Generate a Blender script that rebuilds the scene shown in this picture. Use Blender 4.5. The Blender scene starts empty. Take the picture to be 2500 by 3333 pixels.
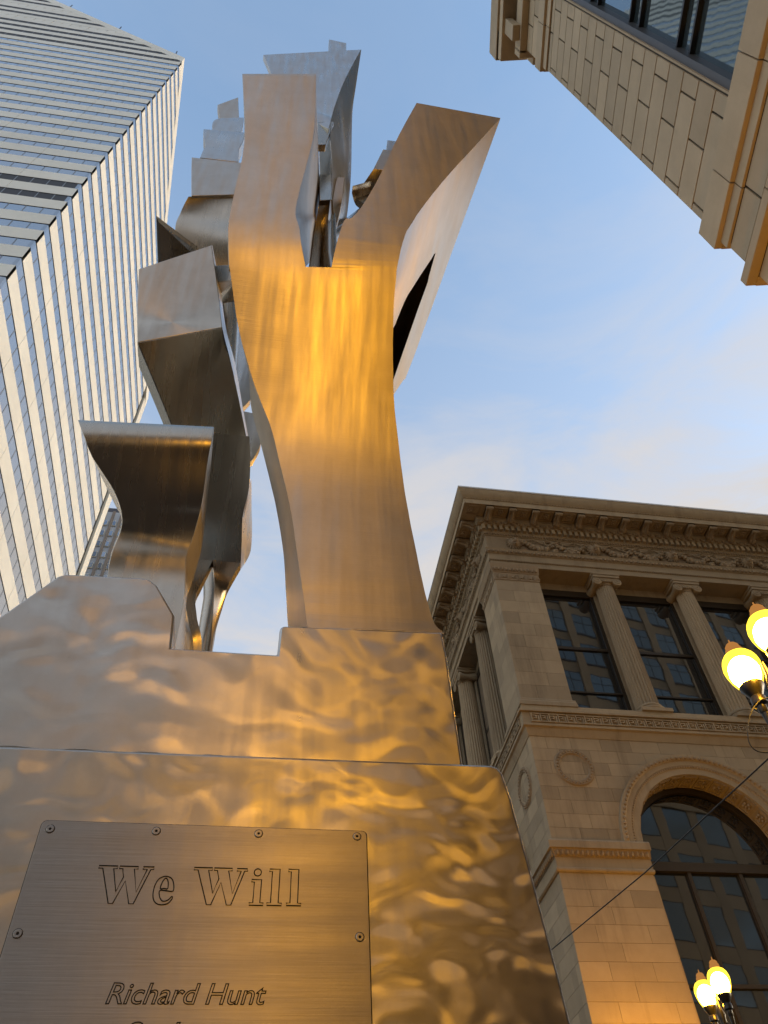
import bpy, bmesh, math, random
from mathutils import Vector, Matrix

# ------------------------------------------------------------------ camera, sky, sun, exposure
scene = bpy.context.scene
R = math.radians
cam_data = bpy.data.cameras.new('camera')
cam = bpy.data.objects.new('camera', cam_data)
scene.collection.objects.link(cam)
cam.matrix_world = Matrix(((0.987869, -0.086789, -0.128773, 0.0),
                           (-0.148883, -0.765053, -0.62652, 0.0),
                           (-0.044143, 0.638092, -0.768694, 1.5),
                           (0, 0, 0, 1)))
cam_data.sensor_fit = 'VERTICAL'
cam_data.sensor_height = 33.33
cam_data.sensor_width = 25.0
cam_data.lens = 25.25
cam_data.clip_start = 0.05
cam_data.clip_end = 3000
scene.camera = cam
scene.render.resolution_x, scene.render.resolution_y = 768, 1024

SUN_AZ, SUN_EL = 90.0, 9.0           # degrees clockwise from +Y, above the horizon
world = bpy.data.worlds.new('World')
scene.world = world
world.use_nodes = True
wn, wl = world.node_tree.nodes, world.node_tree.links
wn.clear()
w_out = wn.new('ShaderNodeOutputWorld')
w_bg = wn.new('ShaderNodeBackground')
w_sky = wn.new('ShaderNodeTexSky')
w_sky.sky_type = 'NISHITA'
w_sky.sun_disc = False
w_sky.sun_elevation = R(SUN_EL)
w_sky.sun_rotation = R(SUN_AZ)
w_sky.altitude = 200
w_sky.air_density = 1.0
w_sky.dust_density = 1.0
w_sky.ozone_density = 1.4
w_bg.inputs['Strength'].default_value = 0.15
# thin veil of cirrus, laid over the sky by direction: thicker towards the horizon, broken into wisps
w_geo = wn.new('ShaderNodeTexCoord')
w_map = wn.new('ShaderNodeMapping')
w_map.inputs['Scale'].default_value = (1.0, 1.6, 3.4)
w_map.inputs['Rotation'].default_value = (0.3, 0.2, 0.5)
w_noise = wn.new('ShaderNodeTexNoise')
w_noise.inputs['Scale'].default_value = 2.6
w_noise.inputs['Detail'].default_value = 7
w_noise.inputs['Roughness'].default_value = 0.6
w_noise.inputs['Distortion'].default_value = 0.5
w_ramp = wn.new('ShaderNodeMapRange')
w_ramp.inputs['From Min'].default_value = 0.42
w_ramp.inputs['From Max'].default_value = 0.72
w_ramp.inputs['To Min'].default_value = 0.5
w_ramp.inputs['To Max'].default_value = 1.45
w_sep = wn.new('ShaderNodeSeparateXYZ')
w_veil = wn.new('ShaderNodeMapRange')
w_veil.inputs['From Min'].default_value = 0.97
w_veil.inputs['From Max'].default_value = 0.64
w_veil.inputs['To Min'].default_value = 0.08
w_veil.inputs['To Max'].default_value = 1.0
w_mul = wn.new('ShaderNodeMath')
w_mul.operation = 'MULTIPLY'
w_mul.use_clamp = True
w_mix = wn.new('ShaderNodeMix')
w_mix.data_type = 'RGBA'
w_mix.inputs[7].default_value = (1.20, 1.15, 1.13, 1)
wl.new(w_geo.outputs['Generated'], w_map.inputs['Vector'])
wl.new(w_geo.outputs['Generated'], w_sep.inputs[0])
wl.new(w_sep.outputs['Z'], w_veil.inputs['Value'])
wl.new(w_map.outputs['Vector'], w_noise.inputs['Vector'])
wl.new(w_noise.outputs['Fac'], w_ramp.inputs['Value'])
wl.new(w_ramp.outputs['Result'], w_mul.inputs[0])
wl.new(w_veil.outputs['Result'], w_mul.inputs[1])
wl.new(w_mul.outputs[0], w_mix.inputs[0])
wl.new(w_sky.outputs['Color'], w_mix.inputs[6])
wl.new(w_mix.outputs[2], w_bg.inputs['Color'])
wl.new(w_bg.outputs['Background'], w_out.inputs['Surface'])

sun_data = bpy.data.lights.new('sun', 'SUN')
sun_data.energy = 0.25
sun_data.angle = R(12)
sun_data.color = (1.0, 0.84, 0.60)
sun = bpy.data.objects.new('sun', sun_data)
scene.collection.objects.link(sun)
sd = Vector((math.sin(R(SUN_AZ)) * math.cos(R(SUN_EL)), math.cos(R(SUN_AZ)) * math.cos(R(SUN_EL)), math.sin(R(SUN_EL))))
sun.rotation_euler = sd.to_track_quat('Z', 'Y').to_euler()
sun.location = sd * 60

scene.view_settings.view_transform = 'Standard'
scene.view_settings.look = 'None'
scene.view_settings.exposure = 2.0
scene.view_settings.gamma = 1.0
scene.view_settings.use_curve_mapping = False
scene.render.engine = 'CYCLES'
scene.cycles.max_bounces = 8
scene.cycles.glossy_bounces = 5
scene.cycles.sample_clamp_indirect = 6.0

rng = random.Random(7)
COL = scene.collection

# ------------------------------------------------------------------ mesh helpers
class MB:
    """collects verts and faces; build() links them as one mesh object"""
    def __init__(self):
        self.v, self.f = [], []
    def add(self, vs, fs):
        b = len(self.v)
        self.v += [tuple(p) for p in vs]
        self.f += [tuple(i + b for i in f) for f in fs]
        return self
    def box(self, a, b):
        x0, y0, z0 = a; x1, y1, z1 = b
        return self.add([(x0,y0,z0),(x1,y0,z0),(x1,y1,z0),(x0,y1,z0),(x0,y0,z1),(x1,y0,z1),(x1,y1,z1),(x0,y1,z1)],
                        [(0,3,2,1),(4,5,6,7),(0,1,5,4),(1,2,6,5),(2,3,7,6),(3,0,4,7)])
    def hexa(self, p):                     # 8 corners: bottom ring then top ring
        return self.add(p, [(0,3,2,1),(4,5,6,7),(0,1,5,4),(1,2,6,5),(2,3,7,6),(3,0,4,7)])
    def prism(self, poly, off):            # poly: 3D points, extruded by vector off
        n = len(poly)
        q = [tuple(Vector(p) + Vector(off)) for p in poly]
        return self.add(list(poly) + q, [tuple(range(n))[::-1], tuple(range(n, 2 * n))] +
                        [(i, (i + 1) % n, n + (i + 1) % n, n + i) for i in range(n)])
    def lathe(self, prof, c=(0, 0, 0), seg=24, flute=None):
        vs, fs = [], []
        for r, z in prof:
            for k in range(seg):
                a = 2 * math.pi * k / seg
                rr = r * (1 if flute is None else flute(a))
                vs.append((c[0] + rr * math.cos(a), c[1] + rr * math.sin(a), c[2] + z))
        for i in range(len(prof) - 1):
            for k in range(seg):
                k2 = (k + 1) % seg
                fs.append((i * seg + k, i * seg + k2, (i + 1) * seg + k2, (i + 1) * seg + k))
        fs.append(tuple(range(seg))[::-1])
        fs.append(tuple(range((len(prof) - 1) * seg, len(prof) * seg)))
        return self.add(vs, fs)
    def tube(self, pts, r, seg=6, closed=False, radii=None):
        pts = [Vector(p) for p in pts]; n = len(pts)
        vs, fs = [], []
        up = Vector((0.13, 0.21, 0.97))
        for i, p in enumerate(pts):
            a = pts[(i - 1) % n] if (closed or i) else p
            b = pts[(i + 1) % n] if (closed or i < n - 1) else p
            d = (b - a)
            d = d.normalized() if d.length > 1e-9 else Vector((0, 0, 1))
            s = d.cross(up)
            if s.length < 1e-3: s = d.cross(Vector((1, 0, 0)))
            s.normalize(); t = s.cross(d)
            rr = radii[i] if radii else r
            for k in range(seg):
                an = 2 * math.pi * k / seg
                vs.append(tuple(p + s * (rr * math.cos(an)) + t * (rr * math.sin(an))))
        m = n if closed else n - 1
        for i in range(m):
            j = (i + 1) % n
            for k in range(seg):
                k2 = (k + 1) % seg
                fs.append((i * seg + k, i * seg + k2, j * seg + k2, j * seg + k))
        if not closed:
            fs.append(tuple(range(seg))[::-1]); fs.append(tuple(range((n - 1) * seg, n * seg)))
        return self.add(vs, fs)
    def ball(self, c, r, sx=1, sy=1, sz=1, seg=8, rings=5):
        vs, fs = [], []
        for i in range(1, rings):
            ph = math.pi * i / rings
            for k in range(seg):
                a = 2 * math.pi * k / seg
                vs.append((c[0] + r * sx * math.sin(ph) * math.cos(a), c[1] + r * sy * math.sin(ph) * math.sin(a), c[2] + r * sz * math.cos(ph)))
        vs += [(c[0], c[1], c[2] + r * sz), (c[0], c[1], c[2] - r * sz)]
        T, B = len(vs) - 2, len(vs) - 1
        for i in range(rings - 2):
            for k in range(seg):
                k2 = (k + 1) % seg
                fs.append((i * seg + k, (i + 1) * seg + k, (i + 1) * seg + k2, i * seg + k2))
        for k in range(seg):
            k2 = (k + 1) % seg
            fs.append((T, k, k2)); fs.append((B, (rings - 2) * seg + k2, (rings - 2) * seg + k))
        return self.add(vs, fs)
    def mesh(self, name, mat, smooth=None):
        me = bpy.data.meshes.new(name)
        me.from_pydata(self.v, [], self.f)
        me.validate()
        bm = bmesh.new(); bm.from_mesh(me)
        bmesh.ops.recalc_face_normals(bm, faces=bm.faces)
        bm.to_mesh(me); bm.free()
        if mat: me.materials.append(mat)
        if smooth:
            me.shade_smooth()
            me.set_sharp_from_angle(angle=R(smooth))
        return me
    def build(self, name, mat, parent=None, smooth=None, bevel=None):
        return link(name, self.mesh(name, mat, smooth), parent, bevel)

def link(name, me, parent=None, bevel=None, loc=None, rot=None):
    o = bpy.data.objects.new(name, me)
    COL.objects.link(o)
    if loc is not None: o.location = loc
    if rot is not None: o.rotation_euler = rot
    if parent is not None:
        o.parent = parent
        if parent in ROOTS: o.matrix_parent_inverse = ROOTS[parent]
    if bevel:
        m = o.modifiers.new('bevel', 'BEVEL')
        m.width = bevel; m.segments = 2; m.limit_method = 'ANGLE'; m.angle_limit = R(38)
        m.harden_normals = False
    return o

ROOTS = {}
def thing(name, loc, label, cat, group=None):
    o = bpy.data.objects.new(name, None)
    o.empty_display_size = 0.3
    COL.objects.link(o)
    o.location = loc
    ROOTS[o] = Matrix.Translation(Vector(loc)).inverted()
    return tag(o, label, cat, group)
def tag(o, label=None, cat=None, group=None, kind=None):
    if label: o['label'] = label
    if cat: o['category'] = cat
    if group: o['group'] = group
    if kind: o['kind'] = kind
    return o

def resample(pts, n, by_index=True):
    pts = [Vector(p) for p in pts]
    m = len(pts)
    if by_index:
        ts = [i / (m - 1) for i in range(m)]
    else:
        d = [0]
        for i in range(1, m): d.append(d[-1] + (pts[i] - pts[i - 1]).length)
        ts = [x / d[-1] for x in d]
    out = []
    for k in range(n):
        t = k / (n - 1)
        i = 0
        while i < m - 2 and t > ts[i + 1]: i += 1
        u = (t - ts[i]) / (ts[i + 1] - ts[i]) if ts[i + 1] > ts[i] else 0
        p0 = pts[max(i - 1, 0)]; p1 = pts[i]; p2 = pts[i + 1]; p3 = pts[min(i + 2, m - 1)]
        if m == 2:
            out.append(p1.lerp(p2, u)); continue
        out.append(0.5 * ((2 * p1) + (p2 - p0) * u + (2 * p0 - 5 * p1 + 4 * p2 - p3) * u * u + (3 * p1 - p0 - 3 * p2 + p3) * u ** 3))
    return out

def loft(mb, rails, n=28, cross=(8, 2, 8, 2), closed=True, caps=True, drop=()):
    """skin between rails; cross[i] = subdivisions from rail i to rail i+1"""
    same = len({len(r) for r in rails}) == 1
    rr = [resample(r, n, same) for r in rails]
    k = len(rr)
    cols, spans = [], []
    for i in range(k if closed else k - 1):
        a, b = rr[i], rr[(i + 1) % k]
        c = cross[i]
        for j in range(c):
            spans.append(i not in drop)
            cols.append([a[r].lerp(b[r], j / c) for r in range(n)])
    if not closed: cols.append(rr[-1])
    w = len(cols)
    vs = [tuple(cols[c][r]) for r in range(n) for c in range(w)]
    fs = []
    for r in range(n - 1):
        for c in range(w if closed else w - 1):
            if not spans[c]: continue
            c2 = (c + 1) % w
            fs.append((r * w + c, r * w + c2, (r + 1) * w + c2, (r + 1) * w + c))
    if closed and caps:
        if caps != 'top': fs.append(tuple(range(w))[::-1])
        fs.append(tuple((n - 1) * w + c for c in range(w)))
    return mb.add(vs, fs)

def sheet(mb, FL, FR, th, n=24, m=8):
    """curved plate between two rails with thickness th towards +Y"""
    off = Vector((0, th, 0))
    if len(FL) != len(FR):
        FL, FR = resample(FL, n, False), resample(FR, n, False)
    return loft(mb, [FL, FR, [Vector(p) + off for p in FR], [Vector(p) + off for p in FL]], n=n, cross=(m, 1, m, 1))

# ------------------------------------------------------------------ materials
def newmat(name):
    m = bpy.data.materials.new(name)
    m.use_nodes = True
    nt = m.node_tree
    b = nt.nodes['Principled BSDF']
    return m, nt, b
def N(nt, kind, **kw):
    n = nt.nodes.new(kind)
    for k, v in kw.items():
        if k in n.inputs: n.inputs[k].default_value = v
        else: setattr(n, k, v)
    return n

def stone_mat(name, col, var=0.25, rough=0.85, stain=0.35, scale=3.0, bump=0.12):
    m, nt, b = newmat(name)
    L = nt.links
    tc = N(nt, 'ShaderNodeTexCoord')
    geo = N(nt, 'ShaderNodeNewGeometry')
    oi = N(nt, 'ShaderNodeObjectInfo')
    n1 = N(nt, 'ShaderNodeTexNoise', Scale=scale, Detail=6.0, Roughness=0.65)
    n2 = N(nt, 'ShaderNodeTexNoise', Scale=scale * 22, Detail=3.0)
    mp = N(nt, 'ShaderNodeMapping', Scale=(2.2, 2.2, 0.22))
    n3 = N(nt, 'ShaderNodeTexNoise', Scale=scale * 0.5, Detail=5.0, Roughness=0.7)
    L.new(geo.outputs['Position'], n1.inputs['Vector']); L.new(geo.outputs['Position'], n2.inputs['Vector'])
    L.new(geo.outputs['Position'], mp.inputs['Vector']); L.new(mp.outputs['Vector'], n3.inputs['Vector'])
    mul = N(nt, 'ShaderNodeMapRange'); mul.inputs['To Min'].default_value = 1 - var; mul.inputs['To Max'].default_value = 1 + var
    L.new(oi.outputs['Random'], mul.inputs['Value'])
    mix1 = N(nt, 'ShaderNodeMix', data_type='RGBA')
    mix1.inputs[6].default_value = (col[0] * .78, col[1] * .76, col[2] * .72, 1)
    mix1.inputs[7].default_value = (min(col[0] * 1.16, .9), min(col[1] * 1.16, .9), min(col[2] * 1.16, .9), 1)
    L.new(n1.outputs['Fac'], mix1.inputs[0])
    st = N(nt, 'ShaderNodeMapRange'); st.inputs['From Min'].default_value = .52; st.inputs['From Max'].default_value = .75
    st.inputs['To Max'].default_value = stain
    L.new(n3.outputs['Fac'], st.inputs['Value'])
    mix2 = N(nt, 'ShaderNodeMix', data_type='RGBA')
    mix2.inputs[7].default_value = (col[0] * .45, col[1] * .42, col[2] * .38, 1)
    L.new(st.outputs['Result'], mix2.inputs[0]); L.new(mix1.outputs[2], mix2.inputs[6])
    vm = N(nt, 'ShaderNodeVectorMath', operation='SCALE')
    L.new(mix2.outputs[2], vm.inputs[0]); L.new(mul.outputs['Result'], vm.inputs['Scale'])
    L.new(vm.outputs[0], b.inputs['Base Color'])
    b.inputs['Roughness'].default_value = rough
    bp = N(nt, 'ShaderNodeBump', Strength=bump, Distance=0.02)
    L.new(n2.outputs['Fac'], bp.inputs['Height']); L.new(bp.outputs['Normal'], b.inputs['Normal'])
    return m

def plain_mat(name, col, rough=0.5, metal=0.0, spec=0.5, noise=0.0):
    m, nt, b = newmat(name)
    b.inputs['Roughness'].default_value = rough
    b.inputs['Metallic'].default_value = metal
    b.inputs['Specular IOR Level'].default_value = spec
    if noise:
        geo = N(nt, 'ShaderNodeNewGeometry')
        n1 = N(nt, 'ShaderNodeTexNoise', Scale=noise, Detail=5.0)
        nt.links.new(geo.outputs['Position'], n1.inputs['Vector'])
        mx = N(nt, 'ShaderNodeMix', data_type='RGBA')
        mx.inputs[6].default_value = (col[0] * .7, col[1] * .7, col[2] * .7, 1)
        mx.inputs[7].default_value = (col[0] * 1.2, col[1] * 1.2, col[2] * 1.2, 1)
        nt.links.new(n1.outputs['Fac'], mx.inputs[0]); nt.links.new(mx.outputs[2], b.inputs['Base Color'])
    else:
        b.inputs['Base Color'].default_value = (*col, 1)
    return m

def glass_mat(name, col, metal, rough, wave=0.0, wscale=0.6, var=0.25):
    m, nt, b = newmat(name)
    L = nt.links
    oi = N(nt, 'ShaderNodeObjectInfo')
    geo = N(nt, 'ShaderNodeNewGeometry')
    mul = N(nt, 'ShaderNodeMapRange'); mul.inputs['To Min'].default_value = 1 - var; mul.inputs['To Max'].default_value = 1 + var
    L.new(oi.outputs['Random'], mul.inputs['Value'])
    vm = N(nt, 'ShaderNodeVectorMath', operation='SCALE'); vm.inputs[0].default_value = col
    L.new(mul.outputs['Result'], vm.inputs['Scale']); L.new(vm.outputs[0], b.inputs['Base Color'])
    b.inputs['Metallic'].default_value = metal; b.inputs['Roughness'].default_value = rough
    b.inputs['IOR'].default_value = 1.9
    if wave:
        n1 = N(nt, 'ShaderNodeTexNoise', Scale=wscale, Detail=2.0)
        L.new(geo.outputs['Position'], n1.inputs['Vector'])
        bp = N(nt, 'ShaderNodeBump', Strength=1.0, Distance=wave)
        L.new(n1.outputs['Fac'], bp.inputs['Height']); L.new(bp.outputs['Normal'], b.inputs['Normal'])
    return m

def steel_mat(name, swirl, aniso, rough=(0.24, 0.40), col=(0.60, 0.575, 0.54), wave=0.02, brush=True, arot=0.0, fine_axis='z', rrange=0.22, stretch=2.6):
    """ground stainless steel: overlapping grinder sweeps, brushed lines, faint stains"""
    m, nt, b = newmat(name)
    L = nt.links
    geo = N(nt, 'ShaderNodeNewGeometry')
    P = geo.outputs['Position']
    b.inputs['Metallic'].default_value = 1.0
    # colour: faint stains and rust specks
    n1 = N(nt, 'ShaderNodeTexNoise', Scale=5.0, Detail=6.0, Roughness=0.7)
    L.new(P, n1.inputs['Vector'])
    mx = N(nt, 'ShaderNodeMix', data_type='RGBA')
    mx.inputs[6].default_value = (col[0] * .80, col[1] * .78, col[2] * .74, 1)
    mx.inputs[7].default_value = (col[0] * 1.12, col[1] * 1.12, col[2] * 1.12, 1)
    L.new(n1.outputs['Fac'], mx.inputs[0])
    n5 = N(nt, 'ShaderNodeTexNoise', Scale=46.0, Detail=3.0, Roughness=0.6)
    L.new(P, n5.inputs['Vector'])
    sp = N(nt, 'ShaderNodeMapRange'); sp.inputs['From Min'].default_value = .70; sp.inputs['From Max'].default_value = .76
    sp.inputs['To Max'].default_value = .08
    L.new(n5.outputs['Fac'], sp.inputs['Value'])
    mx2 = N(nt, 'ShaderNodeMix', data_type='RGBA'); mx2.inputs[7].default_value = (.16, .11, .08, 1)
    L.new(sp.outputs['Result'], mx2.inputs[0]); L.new(mx.outputs[2], mx2.inputs[6])
    L.new(mx2.outputs[2], b.inputs['Base Color'])
    # roughness
    mpr = N(nt, 'ShaderNodeMapping', Scale=(14, 1.2, 1.2) if fine_axis == 'z' else (1.2, 14, 14))
    n2 = N(nt, 'ShaderNodeTexNoise', Scale=1.6, Detail=5.0, Roughness=0.6)
    L.new(P, mpr.inputs['Vector']); L.new(mpr.outputs['Vector'], n2.inputs['Vector'])
    rr = N(nt, 'ShaderNodeMapRange'); rr.inputs['From Min'].default_value = .3; rr.inputs['From Max'].default_value = .7
    rr.inputs['To Min'].default_value = rough[0]; rr.inputs['To Max'].default_value = rough[1]
    L.new(n2.outputs['Fac'], rr.inputs['Value']); L.new(rr.outputs['Result'], b.inputs['Roughness'])
    b.inputs['Anisotropic'].default_value = aniso
    tg = N(nt, 'ShaderNodeTangent', direction_type='RADIAL', axis='Z')
    L.new(tg.outputs['Tangent'], b.inputs['Tangent'])
    # grinder sweeps: overlapping cells, each with its own sweep direction
    if swirl:
        dn = N(nt, 'ShaderNodeTexNoise', Scale=3.0, Detail=2.0)
        L.new(P, dn.inputs['Vector'])
        dv = N(nt, 'ShaderNodeVectorMath', operation='MULTIPLY_ADD')
        dv.inputs[1].default_value = (.30, .30, .30)
        L.new(dn.outputs['Color'], dv.inputs[0]); L.new(P, dv.inputs[2])
        ms = N(nt, 'ShaderNodeMapping', Scale=(1.0, 1.0, stretch), Rotation=(0, R(-12), 0))
        L.new(dv.outputs[0], ms.inputs['Vector'])
        vo = N(nt, 'ShaderNodeTexVoronoi', feature='SMOOTH_F1', Scale=swirl * 1.9, Randomness=1.0, Smoothness=1.0)     # one grinder sweep per cell
        L.new(ms.outputs['Vector'], vo.inputs['Vector'])
        sx_ = N(nt, 'ShaderNodeSeparateColor')
        L.new(vo.outputs['Color'], sx_.inputs[0])
        ar = N(nt, 'ShaderNodeMath', operation='MULTIPLY_ADD'); ar.inputs[1].default_value = rrange; ar.inputs[2].default_value = arot - rrange / 2
        L.new(sx_.outputs[0], ar.inputs[0]); L.new(ar.outputs[0], b.inputs['Anisotropic Rotation'])
        rm = N(nt, 'ShaderNodeMath', operation='MULTIPLY_ADD'); rm.inputs[1].default_value = 0.20
        L.new(sx_.outputs[1], rm.inputs[0])
        rs = N(nt, 'ShaderNodeMath', operation='SUBTRACT'); rs.inputs[1].default_value = 0.10
        L.new(rr.outputs['Result'], rs.inputs[0]); L.new(rs.outputs[0], rm.inputs[2]); L.new(rm.outputs[0], b.inputs['Roughness'])
        hb = N(nt, 'ShaderNodeTexNoise', Scale=swirl * 1.15, Detail=1.4, Roughness=0.45, Distortion=0.9)
        L.new(ms.outputs['Vector'], hb.inputs['Vector'])
        bp0 = N(nt, 'ShaderNodeBump', Strength=1.0, Distance=wave)
        L.new(hb.outputs['Fac'], bp0.inputs['Height'])
        mg = N(nt, 'ShaderNodeMapping', Scale=(1.0, 1.0, 4.0), Rotation=(0, R(20), 0))
        L.new(dv.outputs[0], mg.inputs['Vector'])
        gr = N(nt, 'ShaderNodeTexNoise', Scale=34.0, Detail=3.0, Roughness=0.6)
        L.new(mg.outputs['Vector'], gr.inputs['Vector'])
        prev = N(nt, 'ShaderNodeBump', Strength=1.0, Distance=0.00010)
        L.new(gr.outputs['Fac'], prev.inputs['Height']); L.new(bp0.outputs['Normal'], prev.inputs['Normal'])
        bp1 = prev
    else:
        b.inputs['Anisotropic Rotation'].default_value = arot
        mpb = N(nt, 'ShaderNodeMapping', Scale=(2.4, 0.11, 0.11))
        hb = N(nt, 'ShaderNodeTexNoise', Scale=6.5, Detail=2.0, Roughness=0.5, Distortion=0.0)
        L.new(P, mpb.inputs['Vector']); L.new(mpb.outputs['Vector'], hb.inputs['Vector'])
        bp1 = N(nt, 'ShaderNodeBump', Strength=1.0, Distance=wave)
        L.new(hb.outputs['Fac'], bp1.inputs['Height'])
    last = bp1
    if brush:
        mpf = N(nt, 'ShaderNodeMapping', Scale=(6, 6, 160) if fine_axis == 'z' else (6, 6, 220))
        nf = N(nt, 'ShaderNodeTexNoise', Scale=1.0, Detail=3.0)
        L.new(P, mpf.inputs['Vector']); L.new(mpf.outputs['Vector'], nf.inputs['Vector'])
        bp2 = N(nt, 'ShaderNodeBump', Strength=0.35, Distance=0.0012)
        L.new(nf.outputs['Fac'], bp2.inputs['Height']); L.new(bp1.outputs['Normal'], bp2.inputs['Normal'])
        last = bp2
    L.new(last.outputs['Normal'], b.inputs['Normal'])
    return m

def emit_mat(name, col, strength):
    m = bpy.data.materials.new(name); m.use_nodes = True
    nt = m.node_tree; nt.nodes.clear()
    o = nt.nodes.new('ShaderNodeOutputMaterial'); e = nt.nodes.new('ShaderNodeEmission')
    e.inputs['Color'].default_value = (*col, 1); e.inputs['Strength'].default_value = strength
    nt.links.new(e.outputs[0], o.inputs['Surface'])
    return m
def globe_mat(name, tint, glow, strength, clear):
    """thin acrylic globe: lets the bulb through, tinted, and glows a little itself"""
    m = bpy.data.materials.new(name); m.use_nodes = True
    nt = m.node_tree; nt.nodes.clear()
    o = nt.nodes.new('ShaderNodeOutputMaterial')
    t = nt.nodes.new('ShaderNodeBsdfTransparent'); t.inputs['Color'].default_value = (*tint, 1)
    e = nt.nodes.new('ShaderNodeEmission'); e.inputs['Color'].default_value = (*glow, 1); e.inputs['Strength'].default_value = strength
    mx = nt.nodes.new('ShaderNodeMixShader'); mx.inputs[0].default_value = clear
    nt.links.new(e.outputs[0], mx.inputs[1]); nt.links.new(t.outputs[0], mx.inputs[2]); nt.links.new(mx.outputs[0], o.inputs['Surface'])
    return m

M_LIB = stone_mat('limestone', (0.37, 0.28, 0.175), var=0.16, stain=0.6, scale=1.6)
M_LIBD = stone_mat('limestone_carved', (0.32, 0.235, 0.145), var=0.05, stain=0.5, scale=2.5, bump=0.3)
M_MORTAR = stone_mat('mortar', (0.17, 0.125, 0.08), var=0.0, stain=0.2)
M_CAST = stone_mat('cast_stone', (0.55, 0.43, 0.285), var=0.10, stain=0.15, scale=1.2)
M_CASTJ = plain_mat('joint_sealant', (0.06, 0.045, 0.03), 0.9)
M_WHITE = stone_mat('white_spandrel', (0.78, 0.76, 0.69), var=0.03, rough=0.45, stain=0.05, scale=0.15, bump=0.0)
M_TGLASS = glass_mat('tower_glass', (0.40, 0.42, 0.44), 0.85, 0.06, wave=0.004, wscale=0.5, var=0.22)
M_BLACK = plain_mat('black_gasket', (0.012, 0.012, 0.014), 0.5)
M_LOUVER = plain_mat('louver', (0.03, 0.03, 0.035), 0.6)
M_MULLION = plain_mat('mullion_grey', (0.20, 0.21, 0.22), 0.4, 0.6)
M_LGLASS = glass_mat('library_glass', (0.02, 0.022, 0.024), 0.0, 0.02, wave=0.002, wscale=0.7, var=0.2)
M_BRONZE = plain_mat('bronze_frame', (0.06, 0.045, 0.03), 0.45, 0.5)
M_HGLASS = glass_mat('building_glass', (0.19, 0.26, 0.29), 0.75, 0.03, wave=0.0016, wscale=1.1, var=0.1)
M_GREY = plain_mat('grey_frame', (0.10, 0.10, 0.105), 0.5, 0.3)
M_ROOF = plain_mat('flashing', (0.6, 0.58, 0.54), 0.5, 0.2, noise=2.0)  # pale base: highlight along the lit cornice edge put into the colour
M_IRON = plain_mat('cast_iron', (0.035, 0.032, 0.03), 0.32, 0.6, noise=30.0)
M_WIRE = plain_mat('cable', (0.02, 0.02, 0.02), 0.6)
M_BULB = emit_mat('sodium_bulb', (1.0, 0.54, 0.07), 72.0)
M_GLOBE = globe_mat('acrylic_globe', (1.0, 0.86, 0.42), (1.0, 0.70, 0.05), 1.5, 0.72)
M_FINIAL = globe_mat('acrylic_finial', (0.9, 0.6, 0.3), (0.9, 0.42, 0.12), 0.16, 0.45)
M_PAVE = stone_mat('concrete', (0.065, 0.055, 0.045), var=0.1, scale=0.8)
M_ASPH = stone_mat('asphalt', (0.05, 0.05, 0.052), var=0.0, scale=1.0)
M_KERB = stone_mat('kerb_stone', (0.28, 0.27, 0.25), var=0.1)
M_PANEL = plain_mat('blue_white_panel', (0.52, 0.56, 0.64), 0.5, noise=0.2)
M_BROWN = plain_mat('brown_strip', (0.26, 0.22, 0.19), 0.7, noise=0.5)
M_OFFICE = stone_mat('office_stone', (0.60, 0.48, 0.36), var=0.08, scale=0.6)
M_DARKROOF = plain_mat('dark_parapet', (0.07, 0.075, 0.10), 0.6)
M_FWIN = glass_mat('far_window', (0.20, 0.24, 0.30), 0.8, 0.08, var=0.5)
M_STEEL_BASE = steel_mat('steel_swirl', 9.0, 0.58, wave=0.0005, rough=(0.37, 0.48), col=(0.62, 0.575, 0.51), arot=0.25, brush=False, rrange=0.42, stretch=1.8)
M_STEEL_BLOCK = steel_mat('steel_swirl_fine', 6.5, 0.55, wave=0.0005, rough=(0.37, 0.48), col=(0.67, 0.62, 0.555), arot=0.25, brush=False, rrange=0.26, stretch=1.8)
M_STEEL_COL = steel_mat('steel_brushed', 0, 0.65, wave=0.0009, rough=(0.34, 0.45), col=(0.64, 0.575, 0.49), arot=0.25)
M_STEEL_DARK = steel_mat('steel_satin_shaded', 0, 0.3, wave=0.0012, rough=(0.22, 0.30), col=(0.52, 0.465, 0.39), arot=0.25, brush=False)  # same steel, base darkened: shade of undersides and recesses put into the colour
M_STEEL_COOL = steel_mat('steel_polished', 0, 0.7, wave=0.003, rough=(0.24, 0.38), col=(0.60, 0.58, 0.55), arot=0.25)
M_PLAQUE = steel_mat('steel_plaque', 0, 0.85, wave=0.0004, rough=(0.42, 0.50), col=(0.60, 0.55, 0.49), arot=0.25, fine_axis='p')
M_ENGRAVE = plain_mat('engraving_fill', (0.015, 0.012, 0.01), 0.7)

# ------------------------------------------------------------------ ground
g = MB().add([(-900, -900, -0.14), (900, -900, -0.14), (900, 900, -0.14), (-900, 900, -0.14)], [(0, 1, 2, 3)]).build('road', M_ASPH)
tag(g, kind='structure')
pv = MB().box((-14, -34, -0.3), (6.4, 9.5, 0.0)).build('pavement', M_PAVE, bevel=0.02)
tag(pv, kind='structure')
pv2 = MB().box((4.4, 14.2, -0.3), (60, 80, 0.0)).build('pavement', M_PAVE, bevel=0.02)
tag(pv2, kind='structure')
kb = MB().box((-14.15, 9.5, -0.3), (6.4, 9.65, 0.01)).box((4.25, 14.05, -0.3), (60, 14.2, 0.01)).build('kerb', M_KERB, bevel=0.015)
tag(kb, kind='structure')
pv3 = MB().box((-80, 24.0, -0.3), (-18, 130, 0.0)).build('pavement', M_PAVE)
tag(pv3, kind='structure')

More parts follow.
